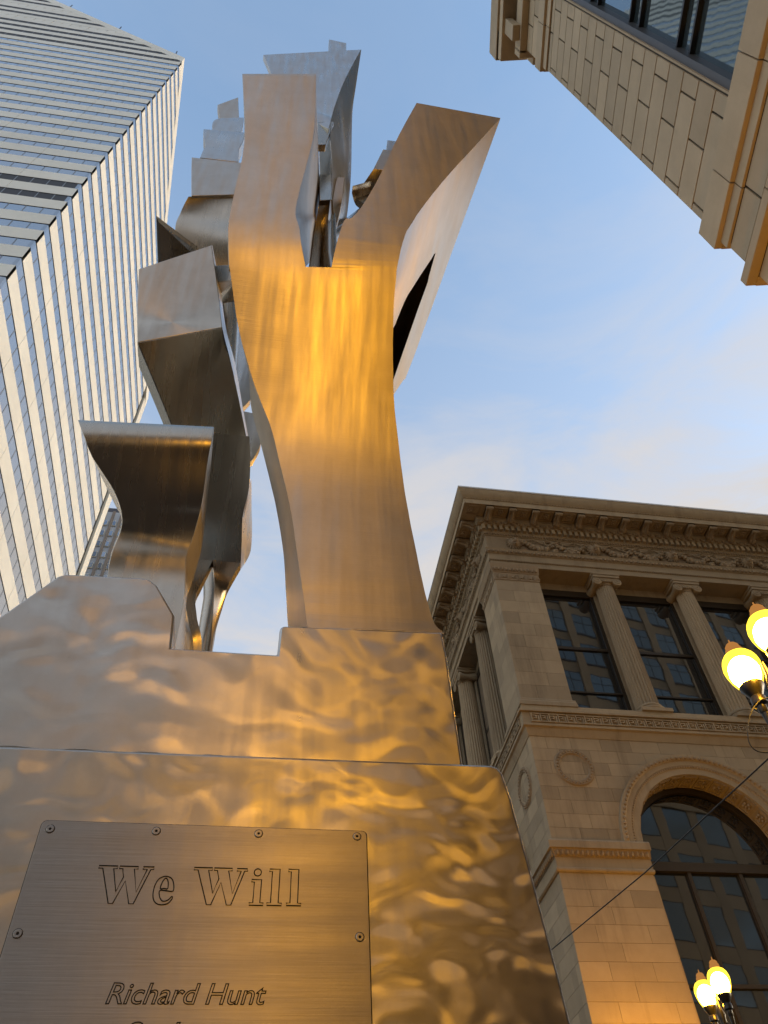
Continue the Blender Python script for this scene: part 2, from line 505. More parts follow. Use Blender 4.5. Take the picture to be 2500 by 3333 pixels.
# ------------------------------------------------------------------ white banded tower (left)
TS = 3.9 / 4.49                       # survey scale
TX, TY = -26.75 * TS, 33.0 * TS       # near corner of the tower
FP, WM = 3.9, 1.56                    # storey height, window module
DEPTH = 48.3 * TS                     # depth along +Y
WIDTH = 46 * TS                       # width along -X
Z0 = 71.1 * TS + 1.5 * (1 - TS)       # a window-head level
AP = 177.0 * TS + 1.5 * (1 - TS)      # roof height at the near corner
def roof_z(x, y): return AP - 1.138 * (x - TX) - 1.0 * (y - TY)
tw = thing('banded_tower', (TX, TY, 0), 'tall white banded glass tower with a slanting roof rising behind the sculpture', 'tower')
# core body, cut by the sloping roof
x0, x1, y0, y1 = TX - WIDTH + .35, TX - .35, TY + .35, TY + DEPTH - .35
core = [(x0, y0, 0), (x1, y0, 0), (x1, y1, 0), (x0, y1, 0)] + [(x, y, roof_z(x, y) - 2.0) for x, y in ((x0, y0), (x1, y0), (x1, y1), (x0, y1))]
MB().hexa(core).build('core', M_BLACK, tw)
# roof slab with border
cs = [(TX - WIDTH, TY), (TX, TY), (TX, TY + DEPTH), (TX - WIDTH, TY + DEPTH)]
MB().hexa([(x, y, roof_z(x, y) - 1.2) for x, y in cs] + [(x, y, roof_z(x, y)) for x, y in cs]).build('roof', M_WHITE, tw)
# sloping white border under the roof on the two visible faces
bd = MB()
bw = 3.1
def border(pa, pb, nrm):
    (ax, ay), (bx, by) = pa, pb
    q = []
    for dz in (-bw - .01, -1.2):
        for (x, y) in ((ax, ay), (bx, by)):
            q.append((x, y, roof_z(x, y) + dz))
    o = Vector(nrm) * -.34
    pts = [Vector(v) + Vector(nrm) * .012 for v in (q[0], q[1], q[3], q[2])]
    bd.prism(pts, o)
border((TX - WIDTH, TY), (TX, TY), (0, -1, 0)); border((TX, TY), (TX, TY + DEPTH), (1, 0, 0))
bd.build('parapet_border', M_WHITE, tw)
GH = 0.42 * FP                        # glass height
def TP(face, u, d, z):
    return (TX - u, TY - d, z) if face == 0 else (TX + d, TY + u, z)
def lim(face, u):                     # lower edge of the sloping border
    return (roof_z(TX - u, TY) if face == 0 else roof_z(TX, TY + u)) - bw
def clip(poly, face):                 # keep what lies under the border
    out = []
    for i in range(len(poly)):
        a, b = poly[i], poly[(i + 1) % len(poly)]
        da, db = lim(face, a[0]) - a[1], lim(face, b[0]) - b[1]
        if da >= 0: out.append(a)
        if (da < 0) != (db < 0):
            t = da / (da - db); out.append((a[0] + (b[0] - a[0]) * t, a[1] + (b[1] - a[1]) * t))
    return out
spand, panes, gask = [], [], []
for k in range(-20, 42):
    zt = Z0 + FP * k                  # head of the glass band
    zb = zt - GH
    if zb < 2: continue
    for face in (0, 1):
        n_mod = int((WIDTH if face == 0 else DEPTH - 1.9) / WM)
        lv = face == 0 and (k in (5, 6) or zt > AP - 4)
        if face == 0 and zt > AP + 2 and k % 3 == 0: lv = 2
        for i0 in range(0, n_mod, 4):
            i1 = min(i0 + 4, n_mod)
            q = clip([(i0 * WM + (.02 if i0 else 0), zt + .05), (i1 * WM - .02, zt + .05), (i1 * WM - .02, zt + FP - GH), (i0 * WM + (.02 if i0 else 0), zt + FP - GH)], face)
            if len(q) > 2: spand.append((face, q))
            for i in range(i0, i1):
                q = clip([(i * WM + (.05 if i else .36), zb), ((i + 1) * WM - .05, zb), ((i + 1) * WM - .05, zt), (i * WM + (.05 if i else .36), zt)], face)
                if len(q) > 2: panes.append((face, q, lv))
            q = clip([(i0 * WM, zt), (i1 * WM, zt), (i1 * WM, zt + .05), (i0 * WM, zt + .05)], face)
            if len(q) > 2: gask.append((face, q))
def slab(mb, face, q, d0, d1):
    off = Vector(TP(face, 0, d1, 0)) - Vector(TP(face, 0, d0, 0))
    return mb.prism([TP(face, u, d0, z) for u, z in q], off)
def near(it):
    p = Vector(TP(it[0], it[1][0][0], 0, it[1][0][1])); return (p - Vector((0, 0, 1.5))).length if p.z > 20 else 1e6
spand.sort(key=near); panes.sort(key=near)
rest = MB()
for n_, (face, q) in enumerate(spand):
    o = slab(MB() if n_ < 300 else rest, face, q, 0.0 if face else .003, -.33)
    if n_ < 300: o.build('spandrel_panel', M_WHITE, tw)
tag(rest.build('spandrel_panel', M_WHITE, tw), kind='stuff')
restp, restl, mm, gm, rest2 = MB(), MB(), MB(), MB(), MB()
for n_, (face, q, lv) in enumerate(panes):
    if lv == 2:
        slab(rest2, face, q, -.002, -.3); continue
    o = slab(MB() if n_ < 300 else (restl if lv else restp), face, q, -.045, -.09)
    if n_ < 300: o.build('louver_panel' if lv else 'window_pane', M_LOUVER if lv else M_TGLASS, tw)
    us, zs_ = [a[0] for a in q], [a[1] for a in q]
    if len(q) == 4 and max(zs_) - min(zs_) > GH - .01:
        slab(mm, face, [(max(us), min(zs_)), (max(us) + .10, min(zs_)), (max(us) + .10, max(zs_)), (max(us), max(zs_))], -.03, -.12)
if rest2.v: tag(rest2.build('blank_panel', M_WHITE, tw), kind='stuff')
tag(restp.build('window_pane', M_TGLASS, tw), kind='stuff')
tag(restl.build('louver_panel', M_LOUVER, tw), kind='stuff')
for face, q in gask: slab(gm, face, q, -.012, -.15)
tag(gm.build('window_head', M_BLACK, tw), kind='stuff')
tag(mm.build('mullion', M_MULLION, tw), kind='stuff')
MB().box((TX - .36, TY + .045, 2), (TX - .045, TY + .36, AP - bw - .3)).build('corner_glazing', M_TGLASS, tw)
MB().box((TX - .3, TY + DEPTH - 1.7, 0), (TX + .002, TY + DEPTH, roof_z(TX, TY + DEPTH) - bw + .5)).build('end_wall', M_WHITE, tw)
for u in (2.0, 14.5, 27.0):
    x = TX - u
    MB().tube([(x, TY + .4, roof_z(x, TY) - .3), (x - .2, TY + .3, roof_z(x, TY) + 3.6)], .09).build('roof_pole', M_BLACK, tw)

# ------------------------------------------------------------------ far apartment block between tower and sculpture
FY = 112.0; fs = FY / 95.0
def FPt(x, z): return (x * fs, 1.5 + (z - 1.5) * fs)
fb = thing('apartment_block', (-30 * fs, FY, 0), 'distant blue-white panelled apartment block with brown vertical strips beside the tower', 'building')
fx0, fz1 = FPt(-40, 111.7); fx1, _ = FPt(-22.0, 0)
MB().box((fx0, FY + .5, 0), (fx1, FY + 22, fz1)).build('wall', M_PANEL, fb)
a, b_ = FPt(-40, 113.5)
MB().box((a, FY + 1.2, fz1), (fx1 - .4, FY + 21, b_)).build('parapet', M_DARKROOF, fb)
for c in range(-6, 7):
    xs, _ = FPt(-30.33 + 1.46 * c, 0); xe, _ = FPt(-29.9 + 1.46 * c, 0)
    MB().box((xs, FY + .1, 0), (xe, FY + .5, fz1 - .02)).build('brown_strip', M_BROWN, fb)
    for r_ in range(18):
        z = 109.1 - 2.72 * r_
        wx0, wz1 = FPt(-31.22 + 1.46 * c, z); wx1, wz0 = FPt(-30.70 + 1.46 * c, z - 1.15)
        w = MB().box((wx0 - .12, FY + .28, wz0 - .12), (wx1 + .12, FY + .49, wz1 + .12)).build('window_frame', M_WHITE, fb)
        MB().box((wx0, FY + .22, wz0), (wx1, FY + .30, wz1)).build('pane', M_FWIN, w)

# ------------------------------------------------------------------ cast-stone building (upper right)
HS = 0.8
HA = R(11.16)
HP = Vector((8.738 * HS, 4.863 * HS, 0)); HT = Vector((-math.sin(HA), -math.cos(HA), 0)); HN = Vector((-math.cos(HA), math.sin(HA), 0))
def HQ(s, d, z):                      # along the side wall (backwards), outwards, up: survey units
    p = HP + HT * (s * HS) + HN * (d * HS)
    return (p.x, p.y, 1.5 + (z - 1.5) * HS)
def HE(u, d, z):                      # along the end wall facing the library
    p = HP - HN * (u * HS) - HT * (d * HS)
    return (p.x, p.y, 1.5 + (z - 1.5) * HS)
def hbox(F, s0, s1, d0, d1, z0, z1, mb=None):
    mb = mb or MB()
    return mb.hexa([F(s0, d0, z0), F(s1, d0, z0), F(s1, d1, z0), F(s0, d1, z0), F(s0, d0, z1), F(s1, d0, z1), F(s1, d1, z1), F(s0, d1, z1)])
hb = thing('cast_stone_building', tuple(HP), 'beige cast-stone building with large dark framed window overhead at upper right', 'building')
LEN, EW = 46.0, 60.0
core = MB()
def hcore(s0, s1, u0, u1, z0, z1):    # block behind the facing
    pts = []
    for z in (z0, z1):
        for s, u in ((s0, u0), (s1, u0), (s1, u1), (s0, u1)):
            p = HP + HT * (s * HS) - HN * (u * HS); pts.append((p.x, p.y, 1.5 + (z - 1.5) * HS))
    core.hexa(pts)
hcore(.06, LEN, .8, EW, -.3, 44.0)
hcore(.06, LEN, .06, .8, -.3, 18.4); hcore(.06, LEN, .06, .8, 35.6, 44.0)
bays = [(2.55, 8.2), (12.0, 17.7), (21.5, 27.2), (31.0, 36.7)]
edges = [.06] + [e for b in bays for e in b] + [LEN]
for i in range(0, len(edges), 2): hcore(edges[i], edges[i + 1], .06, .8, 18.4, 35.6)
core.build('wall', M_CASTJ, hb)
CH = .98
def panels(F, s_list, z0, z1, d=0.0, th=.05, name='stone_panel', g_=.05):
    for a_, b2 in zip(s_list[:-1], s_list[1:]):
        hbox(F, a_ + g_ / 2, b2 - g_ / 2, d - th, d, z0 + g_ / 2, z1 - g_ / 2).build(name, M_CAST, hb, bevel=.004)
z = 18.48; row = 0
while z < 35.4:
    z1 = min(z + CH, 35.6)
    ev = row % 2 == 0
    panels(HQ, [0.0, .20, 2.10, 2.52] if ev else [0.0, 1.31, 2.52], z, z1)
    if row < 17:
        panels(HQ, [8.25, 9.6, 11.0, 11.98] if ev else [8.25, 10.2, 11.98], z, z1)
    panels(HE, [0.0, 1.6] if ev else [0.0, .8, 1.6], z, z1)
    z += CH; row += 1
# lower courses, string courses
for zz0, zz1, js in ((16.35, 17.15, [0.0, 1.26, 3.4, 5.6, 7.8]), (14.9, 15.7, [0.0, 2.2, 4.4, 6.6]), (13.9, 14.9, [0, 1.2, 3.4, 5.6]), (12.9, 13.9, [0, 2.2, 4.4, 6.6])):
    panels(HQ, js, zz0, zz1); panels(HE, js, zz0, zz1)
panels(HQ, [0.09, 1.5, 3.2, 5.4, 7.6], 15.98, 16.35); 
def band(z0, z1, d, joints, under=0.35, u_d=.06):
    for a_, b2 in zip(joints[:-1], joints[1:]):
        hbox(HQ, a_ + .012, b2 - .012, 0, d, z0, z1).build('string_course', M_CAST, hb, bevel=.012)
        hbox(HQ, max(a_, 0) + .012, b2 - .012, 0, u_d, z0 - under, z0).build('string_course_underside', M_CAST, hb)
    hbox(HE, -.0, EW, 0.004, d, z0, z1).build('string_course', M_CAST, hb, bevel=.012)
band(17.5, 18.45, .16, [-.16, 1.22, 3.4, 5.8, 8.2, 10.6, 13, 16, 20, 25, 30, 36, 46])
band(15.70, 15.98, .20, [-.2, 1.6, 4.0, 6.4, 9, 14, 20, 30, 46], under=.0001)
band(36.25, 37.3, .16, [-.16, 1.45, 3.6, 6.0, 9.0, 14, 20, 30, 46], under=.6)
for zz0, zz1, js in ((37.35, 38.0, [0.0, .95, 2.05, 5]), (38.0, 38.9, [0.0, 1.45, 2.05, 5]), (38.9, 40.0, [0.0, 1.0, 1.95, 5])):
    panels(HQ, js, zz0, zz1, d=.0)
# heavy cornice: soffit, bracket, fascia
hbox(HQ, -.10, LEN, -.02, .30, 40.0, 41.2).build('cornice_bed', M_CAST, hb, bevel=.02)
for k in range(7):
    hbox(HQ, .35 + 2.4 * k, .95 + 2.4 * k, .30, .62, 40.2, 42.2).build('cornice_bracket', M_CAST, hb, bevel=.02)
    hbox(HE, .35 + 2.4 * k, .95 + 2.4 * k, .30, .62, 40.2, 42.2).build('cornice_bracket', M_CAST, hb, bevel=.02)
hbox(HE, -.30, EW, -.02, .30, 40.0, 41.2).build('cornice_bed', M_CAST, hb, bevel=.02)
cm = MB(); hbox(HQ, -.75, LEN, -.5, .75, 42.2, 43.0, cm)
cm.build('cornice_soffit', M_CAST, hb, bevel=.02)
MB().hexa([HE(-.748, -.5, 42.3), HE(EW, -.5, 42.3), HE(EW, .748, 42.3), HE(-.748, .748, 42.3), HE(-.748, -.5, 43.0), HE(EW, -.5, 43.0), HE(EW, .748, 43.0), HE(-.748, .748, 43.0)]).build('cornice_soffit', M_CAST, hb)
hbox(HQ, -.85, LEN, -.4, .85, 43.0, 45.0).build('cornice_fascia', M_CAST, hb, bevel=.03)
hbox(HE, -.848, EW, -.4, .848, 43.0, 44.99).build('cornice_fascia', M_CAST, hb, bevel=.03)
# windows of the side wall
for bi, (s0, s1) in enumerate(bays):
    fr = MB()
    hbox(HQ, s0 - .02, s0 + .20, -.5, -.12, 18.48, 35.6, fr); hbox(HQ, s1 - .20, s1 + .02, -.5, -.12, 18.48, 35.6, fr)
    hbox(HQ, s0 + .2, s1 - .2, -.5, -.12, 18.48, 18.7, fr); hbox(HQ, s0 + .2, s1 - .2, -.5, -.12, 35.4, 35.6, fr)
    wf = fr.build('window_frame', M_GREY, hb)
    zs = [18.7, 22.0, 22.9, 26.0, 26.9, 30.4, 31.3, 35.4]
    for za, zb2 in zip(zs[:-1], zs[1:]):
        hbox(HQ, s0 + .2, s1 - .2, -.42, -.38, za + .04, zb2 - .04).build('pane', M_HGLASS, wf)
        if za > 18.8: hbox(HQ, s0 + .2, s1 - .2, -.45, -.26, za - .045, za + .045).build('transom', M_BLACK, wf)
    hbox(HQ, s0 - .025, s0 + .02, -.5, -.055, 18.5, 35.58).build('window_jamb', M_CAST, hb)
# end wall: pilasters, floors and windows (mirrored in the glass opposite)
for c in range(15):
    u0 = 1.6 + 3.6 * c
    hbox(HE, u0 + 2.5, u0 + 3.6, -.01, .05, 2, 40.0).build('pilaster', M_CAST, hb, bevel=.02)
    for r_ in range(9):
        zb2 = 3.0 + 4.2 * r_
        w = hbox(HE, u0 + .12, u0 + 2.4, -.74, -.66 + .6, zb2 + .9, zb2 + 1.0).build('window_frame', M_GREY, hb)
        hbox(HE, u0 + 1.2, u0 + 1.3, -.73, -.04, zb2 + 1.0, zb2 + 3.9).build('mullion', M_GREY, w)
        hbox(HE, u0 + .12, u0 + 2.4, -.73, -.04, zb2 + 2.5, zb2 + 2.6).build('transom', M_GREY, w)
        hbox(HE, u0, u0 + 2.5, -.05, -.02, zb2 + 1.0, zb2 + 3.9).build('pane', M_HGLASS, w)
        hbox(HE, u0 - .02, u0 + 2.52, -.06, .03, zb2 - .3, zb2 + .9).build('stone_panel', M_CAST, hb)

# tower storeys of the same building, set back behind the cornice
def hup(u0, u1, d0, d1, z0, z1): return hbox(HE, u0, u1, d0, d1, z0, z1)
hup(10.0, 58.0, -40.0, -2.4, 44.0, 84.0).build('upper_storeys', M_CAST, hb)
for c in range(12):
    u0 = 10.6 + 3.7 * c
    hup(u0 + 2.7, u0 + 3.7, -2.4, -2.15, 44.0, 84.0).build('pilaster', M_CAST, hb)
    for r_ in range(9):
        zb2 = 45.0 + 4.3 * r_
        w = hup(u0, u0 + 2.7, -2.39, -2.30, zb2 + .1, zb2 + 3.1).build('window_frame', M_GREY, hb)
        pg = MB()
        for ua_, ub_ in ((.1, 1.3), (1.4, 2.6)):
            for za_, zc_ in ((.25, 1.9), (2.0, 2.95)): hbox(HE, u0 + ua_, u0 + ub_, -2.30, -2.28, zb2 + za_, zb2 + zc_, pg)
        pg.build('pane', M_HGLASS, w)

# ------------------------------------------------------------------ limestone library (right)
LX, LY = 9.30, 22.50
FL_, SL_ = 20.6, 34.0                 # lengths of front and side
lib = thing('columned_building', (LX, LY, 0), 'ornate classical limestone building with columns, carved cornice and round arch', 'building')
def FF(u, d, z): return (LX + u, LY - d, z)
def FS(u, d, z): return (LX - d, LY + u, z)
FACES = ((FF, FL_, 0.0), (FS, SL_, -math.pi / 2))
def lbox(F, u0, u1, d0, d1, z0, z1, mb=None):
    mb = mb or MB()
    return mb.hexa([F(u0, d0, z0), F(u1, d0, z0), F(u1, d1, z0), F(u0, d1, z0), F(u0, d0, z1), F(u1, d0, z1), F(u1, d1, z1), F(u0, d1, z1)])
def mould(prof, name, mat=M_LIB, u0=None, smooth=30):
    """profile (d, z) swept round the corner: side end -> corner -> front end"""
    mb = MB()
    n = len(prof)
    vs = [FS(SL_, d, z) for d, z in prof]
    vs = [(LX - d, LY + SL_, z) for d, z in prof] + [(LX - d, LY - d, z) for d, z in prof] + [(LX + FL_, LY - d, z) for d, z in prof]
    fs = [(s * n + i, s * n + (i + 1) % n, (s + 1) * n + (i + 1) % n, (s + 1) * n + i) for s in range(2) for i in range(n)]
    fs += [tuple(range(n)), tuple(range(2 * n, 3 * n))]
    mb.add(vs, fs)
    return mb.build(name, mat, lib, smooth=smooth)
ARC_U, ARC_Z, ARC_RI, ARC_RO = 5.65, 13.46, 2.60, 3.30
COLS = {FF: [5.2, 9.02, 12.84, 16.66], FS: [3.9, 7.62, 11.34, 15.06, 18.78, 22.5]}
ARCS = {FF: [ARC_U, ARC_U + 7.6], FS: [ARC_U, ARC_U + 7.6, ARC_U + 15.2]}
# ---- backing walls
def arch_cut(F, z):
    """list of solid u-intervals of the wall at height z"""
    iv, u = [], 0.0
    for c in ARCS[F]:
        if z < ARC_Z: h = ARC_RI
        elif z < ARC_Z + 2.95: h = math.sqrt(max(2.95 ** 2 - (z - ARC_Z) ** 2, 0))
        else: h = 0
        if h: iv.append((u, c - h)); u = c + h
    iv.append((u, FL_ if F is FF else SL_))
    return iv
def course(F, z0, z1, stagger, cut=True, blk=1.05, depth=.30, mat=M_LIB, u_max=None, u_lim=None, back=None):
    """one course of ashlar; block ends follow the arch"""
    A, B = arch_cut(F, z0), arch_cut(F, z1)
    if len(A) != len(B):
        A = B = arch_cut(F, (z0 + z1) / 2) if len(arch_cut(F, z1)) == 1 else A
        B = A
    first = F is FF
    for (a0, a1), (b0, b1) in zip(A, B):
        end = min(a1, 1e9)
        if u_lim and a0 > u_lim: continue
        # backing
        o0, o1 = (.02 if a0 == 0 else 0), 0
        back.add([F(a0 + o0, -.03, z0), F(a1, -.03, z0), F(b1, -.03, z1), F(b0 + o0, -.03, z1),
                  F(a0 + o0, -.9, z0), F(a1, -.9, z0), F(b1, -.9, z1), F(b0 + o0, -.9, z1)],
                 [(0, 1, 2, 3), (4, 7, 6, 5), (0, 4, 5, 1), (1, 5, 6, 2), (2, 6, 7, 3), (3, 7, 4, 0)])
        us = [a0]
        u = a0 + blk * (.55 if stagger else 1.0) * (.9 + .2 * rng.random())
        while u < min(a1, b1) - .35:
            us.append(u); u += blk * (.85 + .3 * rng.random())
        g_ = .0045
        for i, ua in enumerate(us):
            last = i == len(us) - 1
            la, lb = (a0 if i == 0 else ua), (b0 if i == 0 else ua)
            ra, rb = (a1, b1) if last else (us[i + 1], us[i + 1])
            corner = (i == 0 and a0 == 0)
            if corner and not first: la = lb = .31      # front blocks carry the corner
            d1 = .31 if (corner and first) else .12
            yield_blk = MB().add([F(la + (0 if corner and first else g_), 0, z0 + g_), F(ra - g_, 0, z0 + g_), F(rb - g_, 0, z1 - g_), F(lb + (0 if corner and first else g_), 0, z1 - g_),
                                  F(la + (0 if corner and first else g_), -d1, z0 + g_), F(ra - g_, -d1, z0 + g_), F(rb - g_, -d1, z1 - g_), F(lb + (0 if corner and first else g_), -d1, z1 - g_)],
                                 [(0, 1, 2, 3), (4, 7, 6, 5), (0, 4, 5, 1), (1, 5, 6, 2), (2, 6, 7, 3), (3, 7, 4, 0)])
            if (u_lim and la > u_lim) or STONES[0] > 250:
                rest_stone.add(yield_blk.v, yield_blk.f)
            else:
                yield_blk.build('stone_block', mat, lib); STONES[0] += 1
STONES = [0]
rest_stone = MB()
back = MB()
for F in (FF, FS):
    lim = 8.5 if F is FF else 6.0
    zs = [13.45 + .485 * i for i in range(9)]
    for i, (za, zb2) in enumerate(zip(zs[:-1], zs[1:])): course(F, za, zb2, i % 2, u_lim=lim, back=back)
    zl = [12.48 - .505 * i for i in range(26)]
    for i, (zb2, za) in enumerate(zip(zl[:-1], zl[1:])):
        course(F, max(za, -.1), zb2, i % 2, u_lim=(4 if za > 6.8 else -1), back=back, blk=1.5)
back.build('wall', M_MORTAR, lib)
# ---- upper piers
for F in (FF, FS):
    bk = lbox(F, .03, 1.97, -1.9 if F is FF else -.8, -.03, 18.9, 26.0)
    if F is FF: bk.build('pier_core', M_MORTAR, lib)
    zs = [18.97 + .624 * i for i in range(11)]
    for i, (za, zb2) in enumerate(zip(zs[:-1], zs[1:])):
        js = [0, 1.25, 2.0] if i % 2 else [0, .7, 2.0]
        for j, (ua, ub) in enumerate(zip(js[:-1], js[1:])):
            g_ = .004
            if F is FF: lbox(F, ua + (g_ if j else 0), ub - (g_ if ub < 2 else 0), -.30 if j == 0 else -.12, 0, za + g_, zb2 - g_).build('stone_block', M_LIB, lib)
            else: lbox(F, max(ua, .30) + g_, ub - (g_ if ub < 2 else 0), -.12, 0, za + g_, zb2 - g_).build('stone_block', M_LIB, lib)
            STONES[0] += 1
    # pier return beside the first window
    lbox(F, 1.85, 1.995, -.9, -.12, 18.97, 25.2).build('pier_return', M_LIB, lib)
tag(rest_stone.build('stone_block', M_LIB, lib), kind='stuff')
# ---- impost band on the pier
def pier_mould(prof, name, u1, mat=M_LIB):
    n = len(prof); mb = MB()
    vs = [(LX - d, LY + u1, z) for d, z in prof] + [(LX - d, LY - d, z) for d, z in prof] + [(LX + u1, LY - d, z) for d, z in prof]
    fs = [(s * n + i, s * n + (i + 1) % n, (s + 1) * n + (i + 1) % n, (s + 1) * n + i) for s in range(2) for i in range(n)]
    fs += [tuple(range(n)), tuple(range(2 * n, 3 * n))]
    return mb.add(vs, fs).build(name, mat, lib, smooth=30)
pu = ARC_U - ARC_RI
pier_mould([(-.1, 12.48), (.05, 12.48), (.09, 12.52), (.09, 12.58), (.05, 12.62), (.03, 12.62), (.03, 12.95), (-.1, 12.95)], 'impost_fascia', pu + .06)
pier_mould([(-.1, 12.95), (.05, 12.95), (.14, 13.18), (-.1, 13.18)], 'impost_ovolo', pu + .08, M_LIBD)
pier_mould([(-.1, 13.18), (.20, 13.18), (.20, 13.40), (.16, 13.46), (-.1, 13.46)], 'impost_cap', pu + .1)
def eggs(F, us, d, z, w, h, name, dd=.05):
    mb = MB()
    for u in us:
        c = F(u, d, z)
        sx, sy = (w * .36, dd) if F is FF else (dd, w * .36)
        mb.ball(c, 1, sx, sy, h * .46, seg=6, rings=4)
        for s_ in (-.5,):
            mb.prism([F(u + w * (s_ - .07), d - .02, z + h * .45), F(u + w * (s_ + .07), d - .02, z + h * .45), F(u + w * s_, d + dd * .3, z - h * .45)], Vector(F(0, dd * .8, 0)) - Vector(F(0, 0, 0)))
    return tag(mb.build(name, M_LIBD, lib, smooth=50), kind='stuff')
for F in (FF, FS): eggs(F, [.05 + .165 * i for i in range(int(pu / .165) + 1)], .10, 13.065, .165, .24, 'egg_and_dart')
# ---- cove, Greek key band, plinth course
mould([(-.3, 17.33), (.02, 17.33), (.05, 17.40), (.12, 17.62), (.20, 17.66), (.20, 17.75), (-.3, 17.75)], 'cove_moulding')
mould([(-.3, 17.75), (.17, 17.75), (.17, 18.23), (-.3, 18.23)], 'key_band_ground')
mould([(-.3, 18.23), (.26, 18.23), (.26, 18.31), (.21, 18.35), (-.3, 18.35)], 'key_band_cap')
mould([(-1.1, 18.35), (.10, 18.35), (.10, 18.60), (-1.1, 18.60)], 'plinth_course')
kw = .335
key = MB()
def kbar(x0_, x1_, z0, z1): key.box((x0_, -.055, z0), (x1_, 0.01, z1))
t_ = .034
kbar(-kw / 2, kw / 2, .36 - t_, .36); kbar(-kw / 2, kw / 2, 0, t_)
kbar(-kw * .42, -kw * .42 + t_, t_, .36 - t_); kbar(-kw * .42 + t_, kw * .18, .27 - t_, .27)
kbar(kw * .18 - t_, kw * .18, .14, .27 - t_); kbar(-kw * .16, kw * .18 - t_, .14, .14 + t_); kbar(kw * .34, kw * .34 + t_, t_, .27)
key_me = key.mesh('greek_key', M_LIB)
for F, ln, rz in FACES:
    for i in range(int((ln - .3) / kw)):
        if F is FS and i > 30: break
        link('greek_key', key_me, lib, loc=F(.12 + kw * (i + .5), .17, 17.80), rot=(0, 0, rz))
# ---- pier base and capital
pier_mould([(-.3, 18.60), (.14, 18.60), (.14, 18.70), (.10, 18.73), (.10, 18.80), (.05, 18.86), (.05, 18.92), (.01, 18.97), (-.3, 18.97)], 'pier_base', 2.1)
pier_mould([(-.3, 25.20), (.03, 25.20), (.03, 25.62), (-.3, 25.62)], 'capital_necking', 2.02, M_LIBD)
pier_mould([(-.3, 25.62), (.05, 25.62), (.16, 25.95), (.18, 26.08), (-.3, 26.08)], 'capital_cap', 2.06, M_LIBD)
for F, ln, rz in FACES:
    eggs(F, [.06 + .17 * i for i in range(12)], .10, 25.80, .17, .26, 'egg_and_dart')
    mb = MB()
    for i in range(5):                     # palmettes
        u = .22 + .40 * i
        for a in range(-3, 4):
            an = a * .42
            p0, p1 = F(u, .035, 25.24), F(u + .15 * math.sin(an), .05, 25.27 + .28 * math.cos(an) * (1 - .04 * abs(a)))
            mb.tube([p0, p1], .02, seg=4, radii=[.010, .026])
        mb.ball(F(u + .2, .04, 25.34), .045, seg=6, rings=4)
    tag(mb.build('palmette_band', M_LIBD, lib, smooth=50), kind='stuff')
# ---- entablature
mould([(-.9, 26.08), (.02, 26.08), (.02, 26.36), (.05, 26.38), (.05, 26.42), (.07, 26.42), (.07, 26.76), (.12, 26.80), (.19, 26.98), (.21, 27.03), (-.9, 27.03)], 'architrave')
mould([(-.9, 27.03), (.03, 27.03), (.03, 28.02), (-.9, 28.02)], 'frieze', M_LIBD)
mould([(-.9, 28.02), (.06, 28.02), (.14, 28.20), (.16, 28.22), (.16, 28.52), (.30, 28.52), (.40, 28.72), (.42, 28.76), (.42, 28.94), (1.12, 28.94), (1.12, 29.24), (1.16, 29.26), (1.16, 29.30), (1.20, 29.34), (1.26, 29.44), (1.33, 29.60), (1.35, 29.76), (-.9, 29.76)], 'cornice')
mould([(-.9, 29.76), (1.37, 29.76), (1.37, 29.85), (-.9, 29.90)], 'roof_flashing', M_ROOF)
dent_me = MB().box((-.075, -.14, 0), (.075, .02, .27)).mesh('dentil', M_LIB)
for F, ln, rz in FACES:
    n_ = int((ln + .2) / .28)
    if F is FF: n_ = 58
    else: n_ = 70
    for i in range(n_): link('dentil', dent_me, lib, loc=F(-.12 + .28 * i, .17, 28.235), rot=(0, 0, rz))
    eggs(F, [-.20 + .38 * i for i in range(int(ln / .38))], .345, 28.62, .36, .22, 'egg_and_dart', dd=.08)
    eggs(F, [-.05 + .21 * i for i in range(int(ln / .21))], .155, 26.88, .20, .17, 'egg_and_dart', dd=.05)
    eggs(F, [-.05 + .13 * i for i in range(int(ln / .13))], .105, 28.11, .12, .15, 'leaf_moulding', dd=.035)
    bd_ = MB()
    for i in range(int(ln / .11)): bd_.ball(F(-.0 + .11 * i, .06, 26.40), .034, seg=5, rings=4)
    for i in range(int(ln / .14)): bd_.ball(F(-1.05 + .14 * i, 1.15, 29.28), .034, seg=5, rings=4)
    tag(bd_.build('bead_moulding', M_LIBD, lib, smooth=50), kind='stuff')
# modillions and coffers with rosettes
mod = MB()
mod.prism([(-.15, .02, .0), (-.15, -.62, .0), (-.15, -.66, -.10), (-.15, -.60, -.17), (-.15, -.40, -.15), (-.15, -.20, -.22), (-.15, .02, -.34)], (.30, 0, 0))
mod.tube([(-.17, -.57, -.10), (.17, -.57, -.10)], .085, seg=8); mod.tube([(-.17, -.06, -.22), (.17, -.06, -.22)], .11, seg=8)
mod.tube([(0, -.60, -.14), (0, -.40, -.19), (0, -.20, -.26), (0, -.05, -.36)], .06, seg=6)
mod.box((-.19, -.68, -.0), (.19, .02, .035))
mod_me = mod.mesh('modillion', M_LIBD, 40)
cof = MB()
for s_ in ((-.30, -.56, -.25, -.04), (.25, -.56, .30, -.04), (-.25, -.56, .25, -.51), (-.25, -.09, .25, -.04)):
    cof.box((s_[0], s_[1], -.05), (s_[2], s_[3], .02))
cof_me = cof.mesh('coffer', M_LIBD)
ros = MB()
for i in range(6):
    a = i * math.pi / 3
    ros.ball((.10 * math.cos(a), -.30 + .10 * math.sin(a), -.03), .075, 1, 1, .6, seg=6, rings=4)
ros.ball((0, -.30, -.06), .05, seg=6, rings=4)
ros_me = ros.mesh('rosette', M_LIBD, 50)
